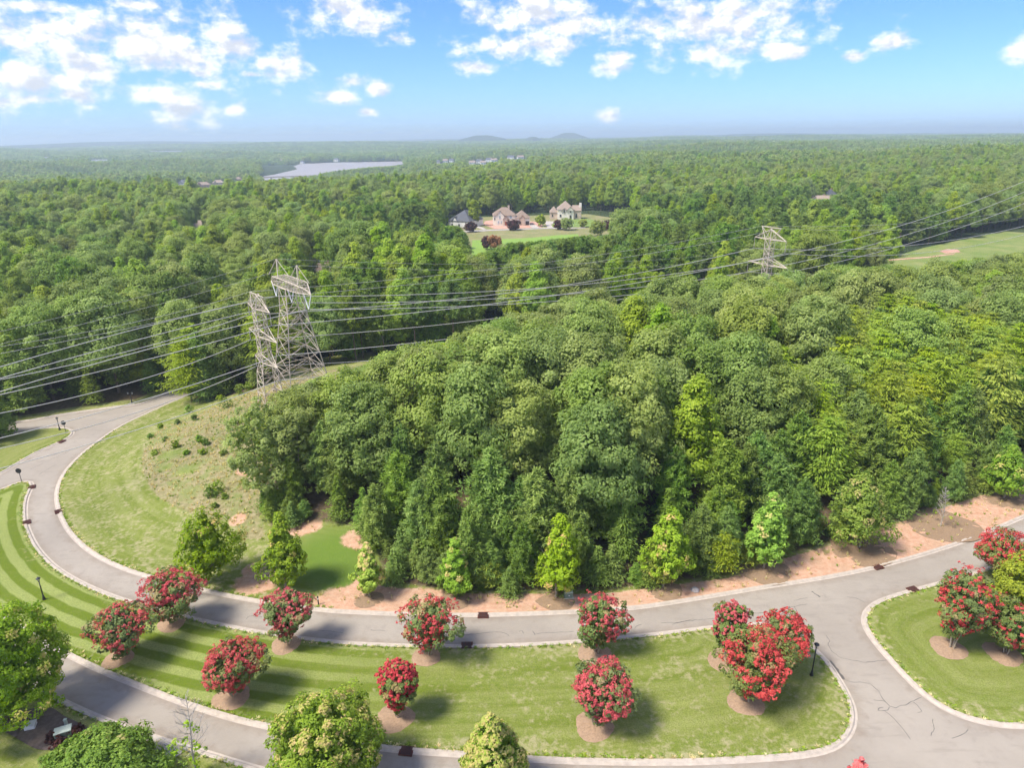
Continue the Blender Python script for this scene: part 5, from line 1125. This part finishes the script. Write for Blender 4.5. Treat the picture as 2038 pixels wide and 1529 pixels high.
# ------------------------------------------------------------------ conductors
def sag_curve(P0, P1, sag, n=40, ext=1.0):
    t = np.linspace(0, ext, n)[:, None]; P = P0 + (P1 - P0) * t; P[:, 2] -= 4 * sag * (t * (1 - t))[:, 0]; return P
def sag_from(P0, P1, px, py):
    """sag that brings the wire through a surveyed point"""
    ts = np.linspace(0.02, 0.98, 200); Q = P0 + (P1 - P0) * ts[:, None]; q = proj(Q)[0]; i = int(np.argmin(np.abs(q - px))); z = at_y(px, py, Q[i, 1])[2]
    return (Q[i, 2] - z) / (4 * ts[i] * (1 - ts[i]))
def wire(label, spans, r=0.062, group='power line wires'):
    mb = MB()
    for P in spans: mb.tube(P, [r] * len(P), 6)
    tag(mb.build('power_line', M['wire'], None, None, True), label, 'power line', group)
YL = 88.0
def left_span(P0, yl, ym, ylp=YL):
    P1 = at_y(0, yl, ylp); s = sag_from(P0, P1, 300, ym); return sag_curve(P0, P1, s, 50, 1.7)
for key, yl, ym, lb, rt in ((('top', -1), 756, 687, 'upper wire on the left arm of the slim tower', (900, 596)), (('top', 1), 786, 714, 'upper wire on the right arm of the slim tower', (900, 614)), (('mid', -1), 823, 749, 'middle wire on the left arm of the slim tower', (900, 644)),
                            (('mid', 1), 872.6, 791.5, 'middle wire on the right arm of the slim tower', (885, 676)), (('low', -1), 893, 811, 'lower wire on the left arm of the slim tower', (740, 718)), (('low', 1), 933, 847, 'lowest wire, on the right arm of the slim tower', None)):
    P0, P1 = A2[key], A3[key]; sg = sag_from(P0, P1, *rt) if rt else 2.6; sg = min(max(sg, 0.8), 7.0)
    dx = {'top': 450, 'mid': 508, 'low': 520}[key[0]] + (17 if key[1] > 0 else 0)
    E_ = at_y(2038, dx, 243.0); sr = 3.2
    wire(lb, [left_span(P0, yl, ym), sag_curve(P0, P1, sg), sag_curve(P1, E_, sr, 40, 1.25)])
for key, yl, ym, lb, rt, yr, mr in ((('l', 0), 730.6, 648.4, 'left wire of the broad tower', (900, 582), 361, (1700, 480)), (('m', 0), 753.6, 670, 'middle wire of the broad tower', (900, 593), 382, (1765, 489)), (('r', 0), 780, 694, 'right wire of the broad tower', (900, 604), 405, (1765, 509))):
    P0 = A1[key]; E_ = at_y(2038, yr, 251.0); sg = 0.5 * (sag_from(P0, E_, *rt) + sag_from(P0, E_, *mr))
    wire(lb, [left_span(P0, yl, ym), sag_curve(P0, E_, sg, 60, 1.2)])
for s, yl, ym, lb in ((-1, 700, 582, 'thin left earth wire over the broad tower'), (1, 725, 607, 'thin right earth wire over the broad tower')):
    P0 = A1['earth', s]; P1 = at_y(0, yl - 40, 96); E_ = at_y(1500, 505 + 6 * s, 230); wire(lb, [sag_curve(P0, P1, max(0.4, sag_from(P0, P1, 300, ym)), 40, 1.6), sag_curve(P0, E_, 2.5, 50, 1.5)], 0.02)
for s, lb in ((-1, 'thin earth wire on the left horn of the slim tower'), (1, 'thin earth wire on the right horn of the slim tower')):
    P0, P1 = A2['earth', s], A3['earth', s]; Q = at_y(0, 704 if s > 0 else 690, 92)
    wire(lb, [sag_curve(P0, Q, max(0.3, sag_from(P0, Q, 300, 644 if s > 0 else 634)), 40, 1.6), sag_curve(P0, P1, 2.0, 40), sag_curve(P1, at_y(2038, 425 + 8 * s, 243), 2.0, 30, 1.2)], 0.028)
# ------------------------------------------------------------------ street furniture
def lamp_post(base, top, label, double=False):
    B = un_t(*base); h = at_y(top[0], top[1], B[1])[2] - B[2]; h = float(np.clip(h, 2.6, 6.0)); t = thing('lamp_post', label, 'street lamp', B, 0, 'black lamp posts')
    MB().lathe([(0.19, -0.1), (0.19, 0.12), (0.13, 0.35), (0.10, 0.55), (0.075, 0.7)], 12).build('base', M['black'], t, smooth=True)
    MB().tube([(0, 0, 0.6), (0, 0, h - 0.55)], [0.075, 0.055], 10).build('pole', M['black'], t, smooth=True)
    for s in ((-0.45, 0.45) if double else (0.0,)):
        if double: MB().tube([(0, 0, h - 0.6), (s * 0.6, 0, h - 0.42), (s, 0, h - 0.5)], [0.035] * 3, 6).build('arm', M['black'], t)
        hd = MB().lathe([(0.07, h - 0.6), (0.10, h - 0.5), (0.09, h - 0.46)], 10, (s, 0, 0)).build('collar', M['black'], t)
        MB().lathe([(0.10, h - 0.46), (0.17, h - 0.2), (0.18, h - 0.16)], 10, (s, 0, 0)).build('lantern_glass', M['lamp_glass'], t, smooth=True)
        MB().lathe([(0.27, h - 0.16), (0.22, h - 0.08), (0.06, h + 0.0), (0.02, h + 0.1)], 10, (s, 0, 0)).build('lantern_cap', M['black'], t)
lamp_post((88, 1194), (79, 1150), 'black lamp post on the striped lawn at left'); lamp_post((1615, 1345), (1621, 1281), 'black lamp post beside the massed crepe myrtles at the junction')
lamp_post((119, 856), (113, 832), 'black lamp post at the tip of the lawn wedge'); lamp_post((263, 803), (262, 784), 'twin-headed lamp post in front of the tree wall', True)
for (b_, c_, lb) in (((131, 860), (128, 844), 'back of an octagonal stop sign at the lawn wedge tip'), ((43, 958), (41, 950), 'back of an octagonal stop sign on the striped lawn tip')):
    B = un_t(*b_); h = float(np.clip(at_y(c_[0], c_[1], B[1])[2], 1.9, 2.8)); t = thing('stop_sign', lb, 'stop sign', B, 0.1, 'stop signs seen from behind')
    MB().tube([(0, 0, -0.2), (0, 0, h + 0.3)], [0.045, 0.045], 8).build('post', M['black'], t)
    a_ = [math.radians(22.5 + 45 * k) for k in range(8)]; r_ = 0.46; V = [(r_ * math.cos(q), -0.06, h + r_ * math.sin(q)) for q in a_] + [(r_ * math.cos(q), -0.09, h + r_ * math.sin(q)) for q in a_]
    MB().add(V, [tuple(range(8)), tuple(range(15, 7, -1))] + [(k, (k + 1) % 8, 8 + (k + 1) % 8, 8 + k) for k in range(8)]).build('sign_plate', M['sign_back'], t)
def nearest(P):
    bst = None
    for key, ln in KERB.items():
        d_ = np.linalg.norm(ln - P[:2], axis=1); i = int(np.argmin(d_))
        if bst is None or d_[i] < bst[0]: tn = ln[min(i + 1, len(ln) - 1)] - ln[max(i - 1, 0)]; bst = (d_[i], ln[i], math.atan2(tn[1], tn[0]), key)
    return bst
for (q, lb) in (((955,1226),'on the wood side of the road at mid picture'), ((931,1284),'on the lawn side beside the mid road myrtle'), ((818,1493),'in the lower kerb right of the big round maple'), ((1750,1129),'in the clay side kerb above the junction'), ((1814,1175),'in the right lawn kerb above the junction'), ((277,1199),'in the lawn kerb left of the bend myrtles'), ((55,1037),'in the left lawn kerb at the bend'), ((118,1017),'in the mown bank kerb at the bend'), ((67,967),'at the striped lawn tip'), ((128,877),'at the lawn wedge tip')):
    _, P, rz, key = nearest(un(*q)); t = thing('storm_drain', 'rusty iron storm drain grate ' + lb, 'storm drain', (P[0], P[1], 0.0), rz, 'iron storm drains in the kerbs')
    MB().box((0, 0, -0.03), (1.25, 1.0, 0.13)).build('frame', M['iron'], t)
    for k in range(7): MB().box((-0.48 + 0.16 * k, 0, 0.05), (0.075, 0.82, 0.045)).build('bar', M['iron'], t)
    MB().box((0, 0.0, 0.04), (1.06, 0.84, 0.012)).build('shade_plate', M['black'], t)  # thin black plate, its colour stands in for shade between the bars
# transformer on the clay verge, with two marker posts
B = un_t(1131, 1188); t = thing('utility_box', 'green metal utility box on the clay verge', 'utility box', B, 0.05)
MB().box((0, 0, 0.4), (1.0, 0.8, 0.8), taper=0.94).build('cabinet', M['green_box'], t); MB().box((0, -0.02, 0.84), (1.04, 0.9, 0.10)).build('lid', M['pale_box'], t); MB().box((0, 0, 0.02), (1.3, 1.1, 0.12)).build('pad', M['drive'], t); MB().box((0.05, -0.42, 0.42), (0.16, 0.04, 0.12)).build('label_plate', M['white'], t)
for k, dx in enumerate((0.1, 0.35)): 
    tag(MB().tube([(0, 0, -0.1), (0, 0, 0.75 + 0.15 * k), (0, 0, 0.8 + 0.15 * k)], [0.06, 0.06, 0.03], 8).build('marker_post', M['white'], None, (B[0] + dx, B[1] + 1.1, B[2])), ['shorter white marker post behind the green utility box', 'taller white marker post behind the green utility box'][k], 'post', 'white marker posts')
B = un_t(634, 1204); t = thing('marker_post', 'black post with white band at the kerb below the lush grass', 'post', B); MB().tube([(0, 0, -0.1), (0, 0, 0.75)], [0.08, 0.08], 8).build('post', M['black'], t); MB().tube([(0, 0, 0.75), (0, 0, 0.95)], [0.085, 0.085], 8).build('band', M['white'], t); MB().lathe([(0.09, 0.95), (0.10, 1.1), (0.03, 1.2)], 8).build('cap', M['black'], t)
# planted bed at lower left
bed = [un(*q)[:2] for q in [(-8,1452),(20,1430),(63,1412),(103,1410),(127,1427),(167,1445),(181,1457),(163,1473),(133,1488),(93,1497),(72,1494),(47,1480),(17,1462)]]
tag(fill('mulch_bed', smooth_line(bed + bed[:1], 0.4)[:-1], 0.09, M['mulch_dark'], None), 'dark mulch bed with utility boxes at lower left', 'mulch bed')
sh = smooth_line(bed + bed[:1], 0.5); 
B = un(129, 1468); t = thing('utility_box', 'pale green pad-mounted transformer in the dark mulch bed', 'utility box', (B[0], B[1], 0.1), 0.45); MB().box((0, 0, 0.38), (1.35, 0.85, 0.78)).build('cabinet', M['green_box'], t); MB().box((0, 0, 0.80), (1.4, 0.9, 0.08)).build('lid', M['pale_box'], t); MB().box((0, 0, 0.0), (1.6, 1.1, 0.12)).build('pad', M['drive'], t)
B = un(62, 1449); t = thing('utility_box', 'low white utility vault lid in the dark mulch bed', 'utility box', (B[0], B[1], 0.1), 0.3); MB().box((0, 0, 0.15), (0.85, 0.75, 0.36)).build('body', M['white'], t); MB().box((0, 0, 0.36), (0.92, 0.82, 0.07)).build('lid', M['white'], t)
B = un(133, 1446); t = thing('utility_pedestal', 'small pale green cable pedestal behind the transformer', 'utility box', (B[0], B[1], 0.1), 0.2); MB().box((0, 0, 0.3), (0.24, 0.24, 0.7), taper=0.85).build('post', M['pale_box'], t); MB().box((0, 0, 0.68), (0.26, 0.26, 0.1)).build('cap', M['pale_box'], t)
def shrub(P, R, h, mat, name, label, seed, group, nl=26, per=26, sz=0.18):
    g = np.random.default_rng(seed); lv = crown(g, R, h, 0.02, nl, R * 0.32, per, sz, prof_dome, 0.25, 0.15); st = stems(g, 4, h * 0.6, 0.02, R * 0.4)
    o = thing(name, label, 'shrub', P, 0, group); link('stems', fast_mesh('stems', st[0], st[1], M['bark']), o); link('crown', fast_mesh('crown', lv[0], lv[1], M[mat], lv[2]), o)
for k, (q, lb) in enumerate((((153, 1462), 'dark red barberry shrub right of the transformer'), ((104, 1476), 'dark red barberry shrub left of the transformer'), ((121, 1483), 'dark red barberry shrub in front of the transformer'))):
    B = un(*q); shrub((B[0], B[1], 0.1), 0.55, 0.8, 'plum', 'barberry_shrub', lb, 1000 + k, 'barberry shrubs in the mulch bed')
fill('driveway', [un(*q)[:2] for q in [(300,1463),(320,1469),(345,1476),(381,1487),(372,1494),(352,1507),(322,1530),(270,1575),(200,1575),(262,1520)]], 0.062, M['drive'])
# rough growth on the tower meadow
for k, (q, R, h) in enumerate([((420,988),1.0,1.6),((432,982),1.1,2.0),((398,880),0.7,1.3),((410,886),0.6,1.1),((352,892),0.7,1.4),((376,822),0.8,1.7),((388,838),0.6,1.2),((480,786),1.2,2.6),((498,776),0.9,1.8),((452,812),1.2,2.2),((440,800),0.8,1.6),((405,905),0.6,1.0),((445,905),0.6,0.9),((300,872),0.5,0.9),((320,852),0.5,1.0),((355,845),0.5,1.0),((372,905),0.5,0.8),((310,905),0.6,0.9),((430,1010),0.5,0.8),((448,992),0.5,0.7),((330,878),0.5,0.8),((500,830),1.0,1.6),((470,845),0.8,1.2)]):
    B = un_t(*q); shrub(B, R, h, 'weed' if k % 3 else 'cedar', 'meadow_shrub', ['tall green bush at the lower edge of the tower meadow' if k < 2 else 'small wild green bush scattered on the tower meadow'][0], 1100 + k, 'wild bushes on the tower meadow', 18, 22, 0.2)
g = np.random.default_rng(3); idx = np.nonzero((mead > 0.45) & (lit < 0.5) & (SD['inner'] > 2))[0]; sel = g.choice(idx, 3000); jp = GP[sel] + g.normal(size=(3000, 2)) * 0.3
def tuft(g, n, h, sp):
    a = g.random(n) * 6.283; b0 = np.stack([np.cos(a), np.sin(a), 0 * a], 1) * (sp * g.random(n))[:, None]; e = b0 + np.stack([np.cos(a) * 0.3 * h, np.sin(a) * 0.3 * h, h * (0.6 + 0.5 * g.random(n))], 1)
    sd_ = np.stack([-np.sin(a), np.cos(a), 0 * a], 1) * 0.035; V = np.stack([b0 - sd_, b0 + sd_, e + sd_ * 0.3, e - sd_ * 0.3], 1).reshape(-1, 3)
    return V, np.arange(4 * n).reshape(-1, 4), np.repeat(g.random(n), 4)
tf = [fast_mesh('tuft', *[q for q in tuft(g, 22, h_, 0.22)][:2], M[mt]) for h_, mt in ((0.55, 'straw'), (0.7, 'straw'), (0.45, 'weed'), (0.6, 'straw'))]
for me_ in tf: a_ = me_.attributes.new('tint', 'FLOAT', 'POINT'); a_.data.foreach_set('value', np.repeat(g.random(22), 4).astype(np.float32))
hz_ = hill_z(jp); massed('meadow_grass', np.column_stack([jp, hz_]), g.random(3000) * 6.283, np.repeat((0.3 + 0.5 * g.random(3000))[:, None], 3, 1), g.integers(0, 4, 3000), tf, 'tall dry grass on the tower meadow')
# ragged turf along the kerbs
kb = []
for key in ('median', 'right', 'lower', 'wedge', 'inner'):
    ln = KERB[key]; Tn = np.gradient(ln, axis=0); Tn /= np.linalg.norm(Tn, axis=1, keepdims=True); Nn = np.stack([-Tn[:, 1], Tn[:, 0]], 1)
    if sdist((ln[len(ln) // 2] + Nn[len(ln) // 2])[None], POLY[key])[0] < 0: Nn = -Nn
    for q in range(5): kb.append(ln + Nn * (0.38 + 0.35 * g.random((len(ln), 1)) ** 2) + g.normal(size=ln.shape) * 0.15)
kb = np.vstack(kb); kb = kb[(kb[:, 1] < 120)]; sdk = np.max(np.stack([sdist(kb, POLY[q]) for q in POLY]), axis=0); kb = kb[(sdk > 0.33) & (sdist(kb, CLAYV) < 0)]; nk = len(kb)
massed('kerb_turf', np.column_stack([kb, np.full(nk, 0.0)]), g.random(nk) * 6.283, np.stack([0.5 + 0.4 * g.random(nk)] * 2 + [0.16 + 0.16 * g.random(nk)], 1), np.where(g.random(nk) < 0.75, 2, 0), tf, 'ragged turf edging the kerbs')
# weeds and straw on the clay verge
idx = np.nonzero((clay > 0.4) & (SD['inner'] > 0.6) & (lit < 0.6))[0]; sel = g.choice(idx, 300); jp = GP[sel] + g.normal(size=(300, 2)) * 0.3
massed('verge_weeds', np.column_stack([jp, hill_z(jp)]), g.random(300) * 6.283, np.repeat((0.3 + 0.5 * g.random(300))[:, None], 3, 1), g.integers(0, 4, 300), tf, 'low weeds and straw on the clay verge')
tag(MB().lathe([(0.5, -0.1), (0.55, 0.1), (0.35, 0.32), (0.05, 0.4)], 7).build('rock', M['stone'], None, tuple(un_t(1383, 1176))), 'pale rock on the clay verge above mid road', 'rock')
# ------------------------------------------------------------------ cracks sealed with tar
Z3 = lambda L: [(1338 + 0.346 * a, 1000 + 0.346 * b) for a, b in L]; Z2 = lambda L: [(680 + 0.346 * a, 1000 + 0.346 * b) for a, b in L]; Z1 = lambda L: [(0.346 * a, 1000 + 0.346 * b) for a, b in L]
CR = [Z3(q) for q in ([(880,765),(912,805),(890,818),(920,860),(980,907),(1040,905),(1110,925),(1180,914),(1245,905)], [(960,985),(990,1030),(1060,1037),(1140,1040),(1185,1090),(1215,1140),(1250,1185),(1340,1165),(1435,1120)], [(1250,1185),(1225,1210),(1180,1205),(1170,1190),(1215,1180)], [(1225,1205),(1265,1235),(1320,1300),(1375,1365)], [(1390,1150),(1440,1195),(1440,1215),(1410,1210)], [(1495,1250),(1510,1290),(1485,1345)], [(1610,1360),(1690,1330),(1700,1305)], [(600,635),(700,600),(775,585)], [(700,600),(720,635)], [(700,565),(775,552)], [(0,702),(100,682),(240,672)], [(460,640),(600,635)], [(1160,1140),(1215,1138),(1220,1150)], [(1000,545),(1060,550),(1110,578)])]
CR += [Z2(q) for q in ([(705,765),(850,750),(915,745),(965,768)], [(1095,742),(1115,762)], [(1115,757),(1230,750),(1340,745)], [(1685,728),(1690,710),(1725,705)], [(1840,695),(1960,690),(2023,672)], [(1025,740),(1045,742),(1045,757)], [(170,735),(250,738)])] + [Z1([(1420,672),(1425,655),(1510,662)]), Z1([(1830,738),(1975,750)]), [(60,935),(95,918),(135,900)], [(78,945),(110,925)]]
def strip(pts, wd, z, name, mat):
    P = smooth_line(pts, 0.35); g = np.random.default_rng(len(pts) * 7 + int(P[0, 0] * 10) % 97); P = P + g.normal(size=P.shape) * 0.045; T_ = np.gradient(P, axis=0); T_ /= np.linalg.norm(T_, axis=1, keepdims=True) + 1e-9; Nn = np.stack([-T_[:, 1], T_[:, 0]], 1)
    ww = wd * (0.6 + 0.6 * g.random(len(P)))[:, None]; V = np.vstack([np.column_stack([P + Nn * ww, np.full(len(P), z)]), np.column_stack([P - Nn * ww, np.full(len(P), z)])]); n = len(P); i = np.arange(n - 1)
    return link(name, fast_mesh(name, V, np.stack([i + n, i + n + 1, i + 1, i], 1), M[mat]), ROAD)
for q in CR: strip(pxs(q, -0.1), 0.03, -0.095, 'crack_seal', 'seal')
strip(pxs(Z3([(905,915),(930,945),(960,985),(985,1022)]), -0.1), 0.22, -0.0945, 'oil_stain', 'seal')
strip(pxs(Z3([(800,515),(822,525),(845,545)]), -0.1), 0.10, -0.095, 'crack_seal', 'seal')
# ------------------------------------------------------------------ air
HZ_D = 2.0e-4
m, t = new_mat('haze_air'); pv = t.n('ShaderNodeVolumePrincipled', out=None)
pv.inputs['Color'].default_value = (0.74, 0.90, 0.98, 1); pv.inputs['Density'].default_value = HZ_D; pv.inputs['Anisotropy'].default_value = 0.2
om = t.n('ShaderNodeOutputMaterial', out=None); m.node_tree.links.new(pv.outputs[0], om.inputs['Volume'])
MBX = MB().box((0, 0, 25), (36000, 36000, 176)); hz = MBX.build('haze', m); tag(hz, 'pale blue summer haze over the whole valley', None, None, 'stuff')
print('built in %.1f s, %d singles of %d trees' % (time.time() - T0, single.sum(), len(TR)))
